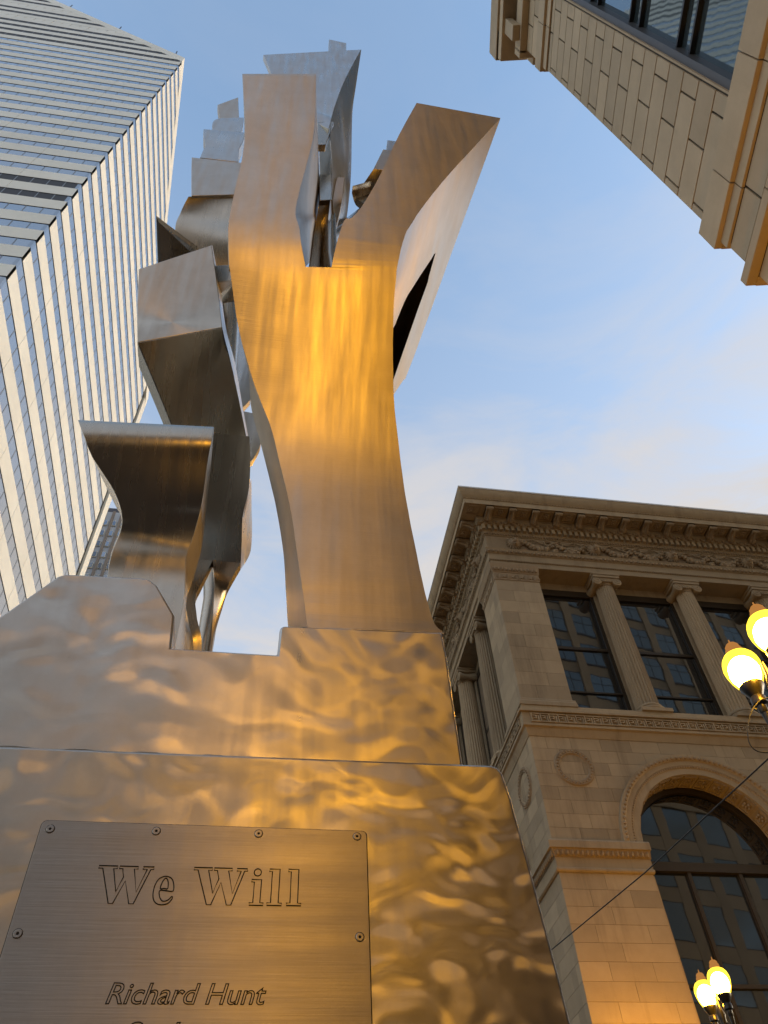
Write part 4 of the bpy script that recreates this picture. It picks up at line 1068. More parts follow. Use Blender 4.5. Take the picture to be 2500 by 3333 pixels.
# ------------------------------------------------------------------ steel sculpture
# rails measured in metres (x, y, z): FL/FR front left/right edge, BL/BR back edges
SC = {
 'trunk': {'FL': [(0.104, 1.74, 3.047), (0.103, 1.74, 3.053), (0.102, 1.741, 3.064), (0.1, 1.743, 3.085), (0.095, 1.746, 3.121), (0.09, 1.747, 3.166), (0.084, 1.749, 3.212), (0.079, 1.749, 3.248), (0.074, 1.75, 3.285), (0.066, 1.752, 3.34), (0.054, 1.756, 3.432), (0.039, 1.761, 3.549), (0.022, 1.765, 3.658), (0.007, 1.766, 3.738), (-0.007, 1.764, 3.804), (-0.022, 1.759, 3.868), (-0.038, 1.75, 3.936), (-0.054, 1.739, 4.003), (-0.071, 1.725, 4.062), (-0.088, 1.712, 4.109), (-0.106, 1.699, 4.15), (-0.124, 1.685, 4.191), (-0.142, 1.669, 4.232), (-0.16, 1.653, 4.275), (-0.18, 1.632, 4.325), (-0.203, 1.605, 4.388), (-0.229, 1.574, 4.459), (-0.252, 1.54, 4.53), (-0.273, 1.504, 4.607), (-0.292, 1.466, 4.685), (-0.307, 1.435, 4.748), (-0.317, 1.416, 4.788), (-0.323, 1.405, 4.811), (-0.326, 1.399, 4.825)], 'FR': [(0.515, 1.743, 3.084), (0.509, 1.743, 3.091), (0.5, 1.744, 3.103), (0.492, 1.746, 3.125), (0.486, 1.747, 3.16), (0.481, 1.748, 3.205), (0.476, 1.75, 3.257), (0.472, 1.751, 3.314), (0.468, 1.754, 3.379), (0.465, 1.757, 3.449), (0.461, 1.76, 3.525), (0.457, 1.764, 3.604), (0.454, 1.766, 3.683), (0.45, 1.765, 3.754), (0.447, 1.763, 3.82), (0.444, 1.757, 3.89), (0.439, 1.745, 3.972), (0.434, 1.727, 4.055), (0.428, 1.707, 4.125), (0.423, 1.69, 4.177), (0.419, 1.675, 4.219), (0.416, 1.658, 4.262), (0.413, 1.639, 4.311), (0.411, 1.618, 4.36), (0.41, 1.597, 4.409), (0.408, 1.577, 4.454), (0.407, 1.557, 4.497), (0.406, 1.535, 4.546), (0.406, 1.508, 4.602), (0.406, 1.478, 4.663), (0.406, 1.448, 4.724), (0.409, 1.414, 4.793), (0.414, 1.382, 4.866), (0.417, 1.36, 4.923)], 'BL': [(0.062, 2.3, 3.547), (0.061, 2.301, 3.553), (0.059, 2.301, 3.564), (0.056, 2.3, 3.588), (0.051, 2.295, 3.632), (0.045, 2.287, 3.691), (0.038, 2.28, 3.751), (0.033, 2.275, 3.807), (0.027, 2.27, 3.865), (0.019, 2.26, 3.926), (0.007, 2.244, 3.992), (-0.008, 2.224, 4.062), (-0.024, 2.2, 4.125), (-0.04, 2.17, 4.176), (-0.058, 2.135, 4.218), (-0.075, 2.1, 4.257), (-0.092, 2.067, 4.294), (-0.108, 2.034, 4.327), (-0.125, 2, 4.362), (-0.144, 1.967, 4.402), (-0.163, 1.933, 4.443), (-0.18, 1.895, 4.479), (-0.189, 1.85, 4.503), (-0.195, 1.8, 4.519), (-0.204, 1.75, 4.54), (-0.221, 1.699, 4.567), (-0.241, 1.648, 4.6), (-0.26, 1.6, 4.642), (-0.279, 1.556, 4.708), (-0.299, 1.515, 4.787), (-0.314, 1.482, 4.852), (-0.324, 1.459, 4.885), (-0.329, 1.444, 4.899), (-0.332, 1.434, 4.908)], 'BR': [(0.515, 2.243, 3.084), (0.509, 2.243, 3.091), (0.5, 2.244, 3.103), (0.492, 2.246, 3.125), (0.486, 2.247, 3.16), (0.481, 2.248, 3.205), (0.476, 2.25, 3.257), (0.472, 2.251, 3.314), (0.468, 2.254, 3.379), (0.465, 2.257, 3.449), (0.461, 2.26, 3.525), (0.457, 2.264, 3.604), (0.454, 2.266, 3.683), (0.45, 2.265, 3.754), (0.447, 2.263, 3.82), (0.444, 2.257, 3.89), (0.439, 2.245, 3.972), (0.434, 2.227, 4.055), (0.428, 2.207, 4.125), (0.423, 2.19, 4.177), (0.419, 2.175, 4.219), (0.416, 2.158, 4.262), (0.413, 2.139, 4.311), (0.411, 2.118, 4.36), (0.41, 2.097, 4.409), (0.408, 2.077, 4.454), (0.407, 2.057, 4.497), (0.406, 2.035, 4.546), (0.406, 2.008, 4.602), (0.406, 1.978, 4.663), (0.406, 1.948, 4.724), (0.409, 1.914, 4.793), (0.414, 1.882, 4.866), (0.417, 1.86, 4.923)]},
 'prong_left': {'FL': [(-0.326, 1.399, 4.825), (-0.34, 1.359, 4.924), (-0.356, 1.324, 5.054), (-0.362, 1.303, 5.182), (-0.367, 1.271, 5.464), (-0.369, 1.238, 5.764), (-0.381, 1.202, 6.064), (-0.409, 1.164, 6.373), (-0.452, 1.118, 6.741), (-0.491, 1.081, 7.048)], 'FR': [(0.005, 1.381, 4.869), (-0.025, 1.332, 5.017), (-0.04, 1.309, 5.142), (-0.065, 1.291, 5.282), (-0.058, 1.266, 5.512), (-0.034, 1.224, 5.882), (-0.016, 1.185, 6.201), (-0.016, 1.144, 6.533), (-0.025, 1.096, 6.93), (-0.036, 1.055, 7.263)], 'BL': [(-0.326, 1.429, 4.825), (-0.34, 1.409, 4.924), (-0.356, 1.404, 5.054), (-0.362, 1.423, 5.182), (-0.367, 1.421, 5.464), (-0.369, 1.388, 5.764), (-0.381, 1.352, 6.064), (-0.409, 1.264, 6.373), (-0.452, 1.168, 6.741), (-0.491, 1.091, 7.048)], 'BR': [(0.042, 2.166, 6.894), (0.059, 2.12, 7.254), (0.072, 2.075, 7.525), (0.073, 2.038, 7.554), (0.063, 1.913, 7.663), (0.039, 1.724, 7.717), (0.016, 1.546, 7.679), (-0.006, 1.389, 7.615), (-0.025, 1.222, 7.557), (-0.035, 1.077, 7.388)]},
 'prong_right': {'FL': [(0.127, 1.375, 4.885), (0.12, 1.373, 4.886), (0.121, 1.372, 4.89), (0.121, 1.369, 4.895), (0.122, 1.367, 4.901), (0.122, 1.365, 4.908), (0.123, 1.362, 4.915), (0.124, 1.359, 4.923), (0.125, 1.356, 4.932), (0.126, 1.353, 4.941), (0.127, 1.35, 4.952), (0.128, 1.347, 4.963), (0.129, 1.344, 4.975), (0.131, 1.34, 4.988), (0.132, 1.337, 5.001), (0.134, 1.333, 5.016), (0.136, 1.33, 5.031), (0.137, 1.326, 5.046), (0.139, 1.323, 5.062), (0.141, 1.319, 5.078), (0.144, 1.316, 5.095), (0.146, 1.313, 5.113), (0.149, 1.311, 5.133), (0.151, 1.308, 5.153), (0.154, 1.305, 5.175), (0.157, 1.302, 5.196), (0.16, 1.299, 5.217), (0.163, 1.297, 5.236), (0.167, 1.295, 5.253), (0.17, 1.293, 5.268), (0.173, 1.292, 5.279), (0.176, 1.291, 5.287), (0.179, 1.29, 5.292), (0.183, 1.29, 5.294), (0.186, 1.29, 5.295), (0.189, 1.29, 5.295), (0.193, 1.29, 5.295), (0.197, 1.29, 5.297), (0.201, 1.289, 5.301), (0.205, 1.289, 5.307), (0.21, 1.288, 5.317), (0.215, 1.286, 5.329), (0.22, 1.285, 5.341), (0.225, 1.284, 5.354), (0.231, 1.282, 5.369), (0.236, 1.28, 5.386), (0.242, 1.278, 5.404), (0.249, 1.276, 5.425), (0.256, 1.274, 5.447), (0.263, 1.271, 5.472), (0.27, 1.268, 5.499), (0.278, 1.265, 5.529), (0.287, 1.261, 5.56), (0.295, 1.258, 5.593), (0.304, 1.254, 5.629), (0.314, 1.249, 5.666), (0.324, 1.245, 5.706), (0.334, 1.24, 5.747), (0.344, 1.235, 5.791), (0.354, 1.23, 5.837), (0.365, 1.224, 5.885), (0.377, 1.218, 5.937), (0.388, 1.211, 5.991), (0.4, 1.204, 6.048), (0.412, 1.197, 6.107), (0.425, 1.19, 6.168), (0.438, 1.182, 6.229), (0.45, 1.175, 6.29), (0.464, 1.167, 6.351), (0.477, 1.16, 6.411), (0.491, 1.152, 6.473), (0.507, 1.144, 6.54), (0.523, 1.136, 6.61), (0.54, 1.127, 6.681), (0.557, 1.118, 6.752), (0.574, 1.11, 6.82), (0.589, 1.102, 6.882), (0.603, 1.096, 6.939), (0.614, 1.09, 6.986), (0.623, 1.085, 7.023)], 'FR': [(0.417, 1.36, 4.923), (0.418, 1.359, 4.926), (0.419, 1.357, 4.931), (0.419, 1.355, 4.936), (0.42, 1.353, 4.942), (0.421, 1.351, 4.948), (0.422, 1.349, 4.955), (0.423, 1.347, 4.963), (0.424, 1.344, 4.971), (0.425, 1.342, 4.98), (0.427, 1.34, 4.989), (0.428, 1.337, 4.998), (0.43, 1.335, 5.008), (0.431, 1.332, 5.019), (0.433, 1.33, 5.03), (0.435, 1.327, 5.042), (0.436, 1.325, 5.054), (0.438, 1.322, 5.066), (0.44, 1.32, 5.079), (0.442, 1.317, 5.091), (0.445, 1.315, 5.103), (0.447, 1.313, 5.116), (0.449, 1.311, 5.13), (0.452, 1.309, 5.144), (0.455, 1.307, 5.159), (0.458, 1.305, 5.173), (0.461, 1.303, 5.187), (0.463, 1.301, 5.201), (0.466, 1.3, 5.213), (0.469, 1.298, 5.225), (0.471, 1.297, 5.235), (0.473, 1.296, 5.243), (0.475, 1.295, 5.249), (0.476, 1.295, 5.254), (0.477, 1.294, 5.258), (0.479, 1.294, 5.262), (0.48, 1.293, 5.267), (0.483, 1.292, 5.274), (0.486, 1.291, 5.282), (0.49, 1.29, 5.294), (0.494, 1.289, 5.309), (0.5, 1.287, 5.326), (0.506, 1.285, 5.344), (0.512, 1.283, 5.364), (0.519, 1.281, 5.386), (0.526, 1.278, 5.409), (0.534, 1.275, 5.434), (0.544, 1.272, 5.462), (0.554, 1.269, 5.491), (0.565, 1.266, 5.522), (0.578, 1.262, 5.556), (0.591, 1.258, 5.593), (0.606, 1.253, 5.632), (0.622, 1.249, 5.674), (0.638, 1.244, 5.717), (0.656, 1.238, 5.762), (0.674, 1.233, 5.808), (0.692, 1.228, 5.854), (0.711, 1.222, 5.901), (0.73, 1.217, 5.947), (0.749, 1.211, 5.994), (0.769, 1.206, 6.041), (0.789, 1.2, 6.089), (0.81, 1.194, 6.137), (0.831, 1.188, 6.186), (0.853, 1.182, 6.236), (0.875, 1.176, 6.286), (0.897, 1.17, 6.337), (0.92, 1.163, 6.388), (0.942, 1.157, 6.44), (0.966, 1.15, 6.495), (0.991, 1.143, 6.554), (1.018, 1.135, 6.617), (1.046, 1.128, 6.682), (1.073, 1.12, 6.746), (1.099, 1.112, 6.807), (1.124, 1.105, 6.864), (1.145, 1.099, 6.915), (1.164, 1.094, 6.958), (1.178, 1.09, 6.991)], 'BL': [(0.127, 1.675, 4.885), (0.12, 1.673, 4.886), (0.121, 1.672, 4.89), (0.121, 1.669, 4.895), (0.122, 1.667, 4.901), (0.122, 1.665, 4.908), (0.123, 1.662, 4.915), (0.124, 1.659, 4.923), (0.125, 1.656, 4.932), (0.126, 1.653, 4.941), (0.127, 1.65, 4.952), (0.128, 1.645, 4.963), (0.129, 1.639, 4.975), (0.131, 1.634, 4.988), (0.132, 1.628, 5.001), (0.134, 1.623, 5.016), (0.136, 1.617, 5.031), (0.137, 1.612, 5.046), (0.139, 1.606, 5.062), (0.141, 1.601, 5.078), (0.144, 1.596, 5.095), (0.146, 1.591, 5.113), (0.149, 1.586, 5.133), (0.151, 1.581, 5.153), (0.154, 1.576, 5.175), (0.157, 1.571, 5.196), (0.16, 1.567, 5.217), (0.163, 1.562, 5.236), (0.167, 1.558, 5.253), (0.17, 1.554, 5.268), (0.173, 1.551, 5.279), (0.176, 1.548, 5.287), (0.179, 1.545, 5.292), (0.183, 1.543, 5.294), (0.186, 1.541, 5.295), (0.189, 1.539, 5.295), (0.193, 1.537, 5.295), (0.197, 1.535, 5.297), (0.201, 1.532, 5.301), (0.205, 1.53, 5.307), (0.21, 1.526, 5.317), (0.215, 1.52, 5.329), (0.22, 1.515, 5.341), (0.225, 1.51, 5.354), (0.231, 1.504, 5.369), (0.236, 1.498, 5.386), (0.242, 1.492, 5.404), (0.249, 1.486, 5.425), (0.256, 1.479, 5.447), (0.263, 1.473, 5.472), (0.27, 1.465, 5.499), (0.278, 1.456, 5.529), (0.287, 1.448, 5.56), (0.295, 1.439, 5.593), (0.304, 1.43, 5.629), (0.314, 1.421, 5.666), (0.324, 1.411, 5.706), (0.334, 1.401, 5.747), (0.344, 1.391, 5.791), (0.354, 1.381, 5.837), (0.365, 1.369, 5.885), (0.377, 1.355, 5.937), (0.388, 1.342, 5.991), (0.4, 1.328, 6.048), (0.412, 1.313, 6.107), (0.425, 1.299, 6.168), (0.438, 1.284, 6.229), (0.45, 1.27, 6.29), (0.464, 1.255, 6.351), (0.477, 1.241, 6.411), (0.491, 1.226, 6.473), (0.507, 1.211, 6.54), (0.523, 1.195, 6.61), (0.54, 1.18, 6.681), (0.557, 1.164, 6.752), (0.574, 1.149, 6.82), (0.589, 1.134, 6.882), (0.603, 1.12, 6.939), (0.614, 1.107, 6.986), (0.623, 1.095, 7.023)], 'H1': [(0.257, 2.08, 4.619), (0.258, 2.079, 4.622), (0.259, 2.077, 4.627), (0.259, 2.075, 4.632), (0.26, 2.073, 4.638), (0.261, 2.071, 4.644), (0.262, 2.069, 4.651), (0.263, 2.067, 4.659), (0.264, 2.064, 4.667), (0.265, 2.062, 4.676), (0.267, 2.06, 4.685), (0.268, 2.057, 4.694), (0.27, 2.055, 4.704), (0.271, 2.052, 4.715), (0.273, 2.05, 4.726), (0.275, 2.047, 4.738), (0.276, 2.045, 4.75), (0.278, 2.042, 4.762), (0.28, 2.04, 4.775), (0.282, 2.037, 4.787), (0.285, 2.035, 4.799), (0.287, 2.033, 4.812), (0.289, 2.031, 4.826), (0.292, 2.029, 4.84), (0.295, 2.027, 4.855), (0.298, 2.025, 4.869), (0.301, 2.023, 4.883), (0.303, 2.021, 4.897), (0.306, 2.02, 4.909), (0.309, 2.018, 4.921), (0.311, 2.017, 4.931), (0.313, 2.016, 4.939), (0.315, 2.015, 4.945), (0.316, 2.015, 4.95), (0.317, 2.014, 4.954), (0.319, 2.014, 4.958), (0.32, 2.013, 4.963), (0.323, 2.012, 4.97), (0.326, 2.011, 4.978), (0.33, 2.01, 4.99), (0.334, 2.009, 5.005), (0.34, 2.007, 5.022), (0.346, 2.005, 5.04), (0.352, 2.003, 5.06), (0.359, 2.001, 5.082), (0.366, 1.998, 5.105), (0.374, 1.995, 5.13), (0.384, 1.992, 5.158), (0.394, 1.989, 5.187), (0.405, 1.986, 5.218), (0.418, 1.982, 5.252), (0.431, 1.978, 5.289), (0.446, 1.973, 5.328), (0.462, 1.969, 5.37), (0.478, 1.964, 5.413), (0.496, 1.958, 5.458), (0.514, 1.953, 5.504), (0.534, 1.941, 5.553), (0.57, 1.854, 5.634), (0.597, 1.813, 5.696), (0.618, 1.8, 5.745), (0.64, 1.786, 5.796), (0.662, 1.771, 5.847), (0.685, 1.756, 5.9), (0.708, 1.742, 5.952), (0.732, 1.727, 6.005), (0.756, 1.713, 6.059), (0.78, 1.698, 6.114), (0.76, 1.883, 6.084), (0.782, 1.877, 6.136), (0.806, 1.87, 6.191), (0.831, 1.863, 6.25), (0.858, 1.855, 6.313), (0.886, 1.848, 6.378), (0.913, 1.84, 6.442), (0.973, 1.678, 6.568), (1.035, 1.503, 6.696), (1.09, 1.347, 6.811), (1.137, 1.215, 6.907), (1.173, 1.114, 6.981)], 'H2': [(0.257, 2.08, 4.619), (0.258, 2.079, 4.622), (0.259, 2.077, 4.627), (0.259, 2.075, 4.632), (0.26, 2.073, 4.638), (0.261, 2.071, 4.644), (0.262, 2.069, 4.651), (0.263, 2.067, 4.659), (0.264, 2.064, 4.667), (0.265, 2.062, 4.676), (0.267, 2.06, 4.685), (0.268, 2.057, 4.694), (0.27, 2.055, 4.704), (0.271, 2.052, 4.715), (0.273, 2.05, 4.726), (0.275, 2.047, 4.738), (0.276, 2.045, 4.75), (0.278, 2.042, 4.762), (0.28, 2.04, 4.775), (0.282, 2.037, 4.787), (0.285, 2.035, 4.799), (0.287, 2.033, 4.812), (0.289, 2.031, 4.826), (0.292, 2.029, 4.84), (0.295, 2.027, 4.855), (0.298, 2.025, 4.869), (0.301, 2.023, 4.883), (0.303, 2.021, 4.897), (0.306, 2.02, 4.909), (0.309, 2.018, 4.921), (0.311, 2.017, 4.931), (0.313, 2.016, 4.939), (0.315, 2.015, 4.945), (0.316, 2.015, 4.95), (0.317, 2.014, 4.954), (0.319, 2.014, 4.958), (0.32, 2.013, 4.963), (0.323, 2.012, 4.97), (0.326, 2.011, 4.978), (0.33, 2.01, 4.99), (0.334, 2.009, 5.005), (0.34, 2.007, 5.022), (0.346, 2.005, 5.04), (0.352, 2.003, 5.06), (0.359, 2.001, 5.082), (0.366, 1.998, 5.105), (0.374, 1.995, 5.13), (0.384, 1.992, 5.158), (0.394, 1.989, 5.187), (0.405, 1.986, 5.218), (0.418, 1.982, 5.252), (0.431, 1.978, 5.289), (0.446, 1.973, 5.328), (0.462, 1.969, 5.37), (0.478, 1.964, 5.413), (0.496, 1.958, 5.458), (0.514, 1.953, 5.504), (0.404, 2.524, 5.307), (0.423, 2.518, 5.354), (0.442, 2.513, 5.4), (0.461, 2.507, 5.447), (0.481, 2.502, 5.494), (0.501, 2.496, 5.541), (0.522, 2.49, 5.59), (0.543, 2.484, 5.639), (0.565, 2.478, 5.688), (0.587, 2.472, 5.739), (0.609, 2.466, 5.79), (0.76, 1.883, 6.084), (0.782, 1.877, 6.136), (0.806, 1.87, 6.191), (0.831, 1.863, 6.25), (0.858, 1.855, 6.313), (0.886, 1.848, 6.378), (0.913, 1.84, 6.442), (0.973, 1.678, 6.568), (1.035, 1.503, 6.696), (1.09, 1.347, 6.811), (1.137, 1.215, 6.907), (1.173, 1.114, 6.981)], 'BR': [(0.097, 2.8, 4.315), (0.098, 2.799, 4.318), (0.099, 2.797, 4.323), (0.099, 2.795, 4.328), (0.1, 2.793, 4.334), (0.101, 2.791, 4.34), (0.102, 2.789, 4.347), (0.103, 2.787, 4.355), (0.104, 2.784, 4.363), (0.105, 2.782, 4.372), (0.107, 2.78, 4.381), (0.108, 2.777, 4.39), (0.11, 2.775, 4.4), (0.111, 2.772, 4.411), (0.113, 2.77, 4.422), (0.115, 2.767, 4.434), (0.116, 2.765, 4.446), (0.118, 2.762, 4.458), (0.12, 2.76, 4.471), (0.122, 2.757, 4.483), (0.125, 2.755, 4.495), (0.127, 2.753, 4.508), (0.129, 2.751, 4.522), (0.132, 2.749, 4.536), (0.135, 2.747, 4.551), (0.138, 2.745, 4.565), (0.141, 2.743, 4.579), (0.143, 2.741, 4.593), (0.146, 2.74, 4.605), (0.149, 2.738, 4.617), (0.151, 2.737, 4.627), (0.153, 2.736, 4.635), (0.155, 2.735, 4.641), (0.156, 2.735, 4.646), (0.157, 2.734, 4.65), (0.159, 2.734, 4.654), (0.16, 2.733, 4.659), (0.163, 2.732, 4.666), (0.166, 2.731, 4.674), (0.17, 2.73, 4.686), (0.174, 2.729, 4.701), (0.18, 2.727, 4.718), (0.186, 2.725, 4.736), (0.192, 2.723, 4.756), (0.199, 2.721, 4.778), (0.206, 2.718, 4.801), (0.214, 2.715, 4.826), (0.224, 2.712, 4.854), (0.234, 2.709, 4.883), (0.245, 2.706, 4.914), (0.258, 2.702, 4.948), (0.271, 2.698, 4.985), (0.286, 2.693, 5.024), (0.302, 2.689, 5.066), (0.318, 2.684, 5.109), (0.336, 2.678, 5.154), (0.354, 2.673, 5.2), (0.372, 2.668, 5.246), (0.391, 2.662, 5.293), (0.41, 2.657, 5.339), (0.429, 2.651, 5.386), (0.449, 2.646, 5.433), (0.469, 2.64, 5.481), (0.49, 2.634, 5.529), (0.511, 2.628, 5.578), (0.533, 2.622, 5.628), (0.555, 2.616, 5.678), (0.577, 2.61, 5.729), (0.6, 2.603, 5.78), (0.622, 2.597, 5.832), (0.646, 2.59, 5.887), (0.671, 2.583, 5.946), (0.698, 2.575, 6.009), (0.726, 2.568, 6.074), (0.753, 2.56, 6.138), (0.848, 2.244, 6.329), (0.947, 1.901, 6.528), (1.035, 1.595, 6.706), (1.11, 1.337, 6.856), (1.167, 1.137, 6.971)]},
 'wing': {'FL': [(-0.628, 2.28, 3.56), (-0.666, 2.28, 3.762), (-0.671, 2.265, 3.873), (-0.662, 2.25, 3.978), (-0.661, 2.2, 4.023), (-0.702, 2.13, 4.092), (-0.807, 2.04, 4.196), (-0.852, 1.995, 4.266), (-0.893, 1.985, 4.349), (-0.908, 1.99, 4.385)], 'FR': [(-0.35, 2.28, 3.578), (-0.366, 2.28, 3.768), (-0.378, 2.265, 3.874), (-0.368, 2.25, 3.949), (-0.352, 2.2, 4.042), (-0.341, 2.13, 4.102), (-0.339, 2.04, 4.248), (-0.334, 1.995, 4.321), (-0.335, 1.985, 4.402), (-0.337, 1.99, 4.436)], 'BL': [(-0.704, 2.55, 3.812), (-0.747, 2.55, 4.041), (-0.752, 2.53, 4.16), (-0.738, 2.5, 4.264), (-0.737, 2.45, 4.298), (-0.769, 2.38, 4.316), (-0.871, 2.22, 4.416), (-0.894, 2.1, 4.404), (-0.908, 2.02, 4.397), (-0.91, 1.998, 4.394)], 'BR': [(-0.35, 2.53, 3.578), (-0.366, 2.53, 3.768), (-0.378, 2.515, 3.874), (-0.368, 2.5, 3.949), (-0.352, 2.45, 4.042), (-0.341, 2.38, 4.102), (-0.339, 2.24, 4.248), (-0.334, 2.115, 4.321), (-0.335, 2.025, 4.402), (-0.337, 2, 4.436)]},
 'leg_upper': {'FL': [(-0.458, 2.75, 4.378), (-0.444, 2.709, 4.449), (-0.423, 2.646, 4.557), (-0.414, 2.587, 4.66), (-0.412, 2.482, 4.843), (-0.409, 2.402, 4.981)], 'FR': [(-0.187, 2.75, 4.371), (-0.193, 2.696, 4.463), (-0.202, 2.625, 4.587), (-0.186, 2.548, 4.721), (-0.193, 2.471, 4.855), (-0.212, 2.398, 4.981)]},
 'leg_near': {'FL': [(-0.358, 2.92, 3.852), (-0.397, 2.88, 4.05), (-0.44, 2.84, 4.194), (-0.452, 2.8, 4.287), (-0.458, 2.75, 4.378)], 'FR': [(-0.315, 2.92, 3.856), (-0.367, 2.88, 4.102), (-0.389, 2.85, 4.205), (-0.37, 2.82, 4.273), (-0.327, 2.75, 4.373)]},
 'leg_far': {'FL': [(-0.285, 2.94, 3.874), (-0.29, 2.9, 4.058), (-0.298, 2.85, 4.203), (-0.31, 2.8, 4.302), (-0.327, 2.75, 4.373)], 'FR': [(-0.279, 2.98, 3.907), (-0.279, 2.94, 4.096), (-0.26, 2.9, 4.236), (-0.242, 2.85, 4.299), (-0.187, 2.75, 4.371)]},
 'leg_rim': {'FL': [(-0.187, 2.75, 4.371), (-0.193, 2.696, 4.463), (-0.202, 2.625, 4.587), (-0.189, 2.548, 4.721)], 'FR': [(-0.198, 2.95, 4.572), (-0.16, 2.98, 4.771), (-0.184, 2.9, 5.026), (-0.198, 2.8, 5.129)]},
 'leg_side': {'FL': [(-0.357, 2.32, 3.363), (-0.372, 2.32, 3.526), (-0.376, 2.34, 3.648), (-0.369, 2.36, 3.733)], 'FR': [(-0.351, 2.88, 3.82), (-0.393, 2.86, 4.032), (-0.422, 2.84, 4.13), (-0.437, 2.82, 4.175)]},
 'underside': {'FL': [(-0.515, 2.95, 5.156), (-0.7, 2.651, 5.408), (-0.818, 2.471, 5.559), (-0.93, 2.306, 5.697)], 'FR': [(-0.217, 2.98, 5.361), (-0.255, 2.807, 5.506), (-0.315, 2.643, 5.644), (-0.397, 2.438, 5.816), (-0.468, 2.276, 5.952)]},
 'front_plate': {'FL': [(-0.93, 2.306, 5.697), (-0.997, 2.257, 6.048), (-1.067, 2.197, 6.477)], 'FR': [(-0.468, 2.276, 5.952), (-0.552, 2.213, 6.401), (-0.652, 2.143, 6.899)]},
 'block_side': {'FL': [(-0.255, 2.807, 5.506), (-0.315, 2.643, 5.644), (-0.397, 2.438, 5.816), (-0.468, 2.276, 5.952), (-0.552, 2.213, 6.401), (-0.652, 2.143, 6.899)], 'FR': [(-0.255, 2.967, 5.73), (-0.323, 2.823, 5.929), (-0.404, 2.638, 6.176), (-0.487, 2.496, 6.367), (-0.588, 2.426, 6.878), (-0.693, 2.306, 7.294)]},
 'fin': {'P': [(-1.076, 2.08, 7.156), (-0.822, 2.38, 7.425), (-0.704, 2.5, 7.357), (-1.086, 2.5, 7.234)]},
 'panel_lean': {'FL': [(-0.854, 2.57, 6.965), (-1.01, 2.35, 7.554), (-1.006, 2.27, 7.806), (-0.967, 2.19, 7.953)], 'FR': [(-0.534, 2.57, 7.058), (-0.573, 2.35, 7.453), (-0.604, 2.27, 7.823), (-0.626, 2.19, 8.154)]},
 'panel_upright': {'FL': [(-0.94, 2.18, 7.949), (-1.005, 2.17, 8.383), (-1.078, 2.17, 8.913)], 'FR': [(-0.622, 2.18, 8.116), (-0.63, 2.17, 8.514), (-0.644, 2.17, 8.964)]},
 'scroll_low': {'FL': [(-1.028, 2.21, 9.076), (-1.027, 2.2, 9.299), (-1.024, 2.195, 9.406), (-1.058, 2.18, 9.577), (-1.092, 2.17, 9.787), (-1.105, 2.18, 9.913)], 'FR': [(-0.685, 2.21, 9.111), (-0.704, 2.2, 9.334), (-0.713, 2.195, 9.477), (-0.699, 2.18, 9.664), (-0.701, 2.17, 9.871), (-0.717, 2.18, 10.008)]},
 'scroll_high': {'FL': [(-1.033, 2.21, 10.032), (-1.058, 2.2, 10.207), (-1.057, 2.195, 10.349), (-1.02, 2.2, 10.49)], 'FR': [(-0.757, 2.21, 10.12), (-0.761, 2.2, 10.32), (-0.77, 2.195, 10.523), (-0.784, 2.2, 10.668)]},
 'crest_tip': {'FL': [(-1.024, 2.22, 10.555), (-1.108, 2.21, 11.077)], 'FR': [(-0.834, 2.22, 10.691), (-0.931, 2.21, 11.566)]},
 'strut': {'A': [(-0.651, 2.3, 6.92), (-0.453, 2.1, 6.51), (-0.415, 2.1, 6.274), (-0.602, 2.3, 6.637)], 'B': [(-0.708, 2.7, 7.411), (-0.453, 2.5, 7.061), (-0.441, 2.5, 6.825), (-0.634, 2.7, 7.151)]},
 'rear_plate': {'FL': [(-0.683, 3, 7.815), (-0.581, 3, 7.34), (-0.438, 3.02, 6.635), (-0.355, 3.05, 6.263)], 'FR': [(-0.633, 3, 7.829), (-0.457, 3, 7.301), (-0.344, 3.02, 6.833), (-0.304, 3.05, 6.398)]},
 'rear_curl': {'FL': [(-0.368, 3.05, 6.24), (-0.309, 3.1, 5.994), (-0.25, 3.15, 5.773)], 'FR': [(-0.261, 3.05, 6.22), (-0.192, 3.1, 5.977), (-0.233, 3.15, 5.797)]},
 'crown': {'FL': [(-0.346, 1.55, 8.62), (-0.394, 1.53, 8.947), (-0.451, 1.51, 9.465), (-0.567, 1.48, 10.079)], 'FR': [(0.093, 1.55, 7.993), (0.137, 1.53, 8.682), (0.226, 1.51, 9.699), (0.406, 1.48, 11.243)]},
 'crown_side': {'FL': [(0.135, 1.85, 6.96), (0.146, 1.76, 7.643), (0.105, 1.56, 8.042), (0.137, 1.53, 8.682), (0.226, 1.51, 9.699), (0.406, 1.48, 11.243)], 'FR': [(0.237, 2.2, 7.568), (0.293, 2.15, 7.735), (0.316, 1.95, 8.236), (0.311, 1.7, 9.263), (0.349, 1.6, 10.111), (0.408, 1.485, 11.258)]},
 'crown_tab': {'FL': [(0.055, 1.54, 11.138), (0.052, 1.53, 11.889)], 'FR': [(0.25, 1.54, 11.349), (0.252, 1.53, 11.833)]},
 'spine_gold': {'FL': [(0.018, 1.6, 7.706), (0.004, 1.545, 8.144)], 'FR': [(0.078, 1.6, 7.738), (0.131, 1.545, 8.221)]},
 'spine_plate': {'FL': [(0.065, 1.83, 7.179), (0.052, 1.8, 7.683)], 'FR': [(0.154, 1.83, 7.23), (0.143, 1.8, 7.71)]},
 'spine_lower': {'FL': [(0.024, 2.1, 6.464), (0.046, 2, 6.985), (0.065, 1.84, 7.21)], 'FR': [(0.211, 2.1, 6.522), (0.198, 2, 7.04), (0.16, 1.84, 7.263)]},
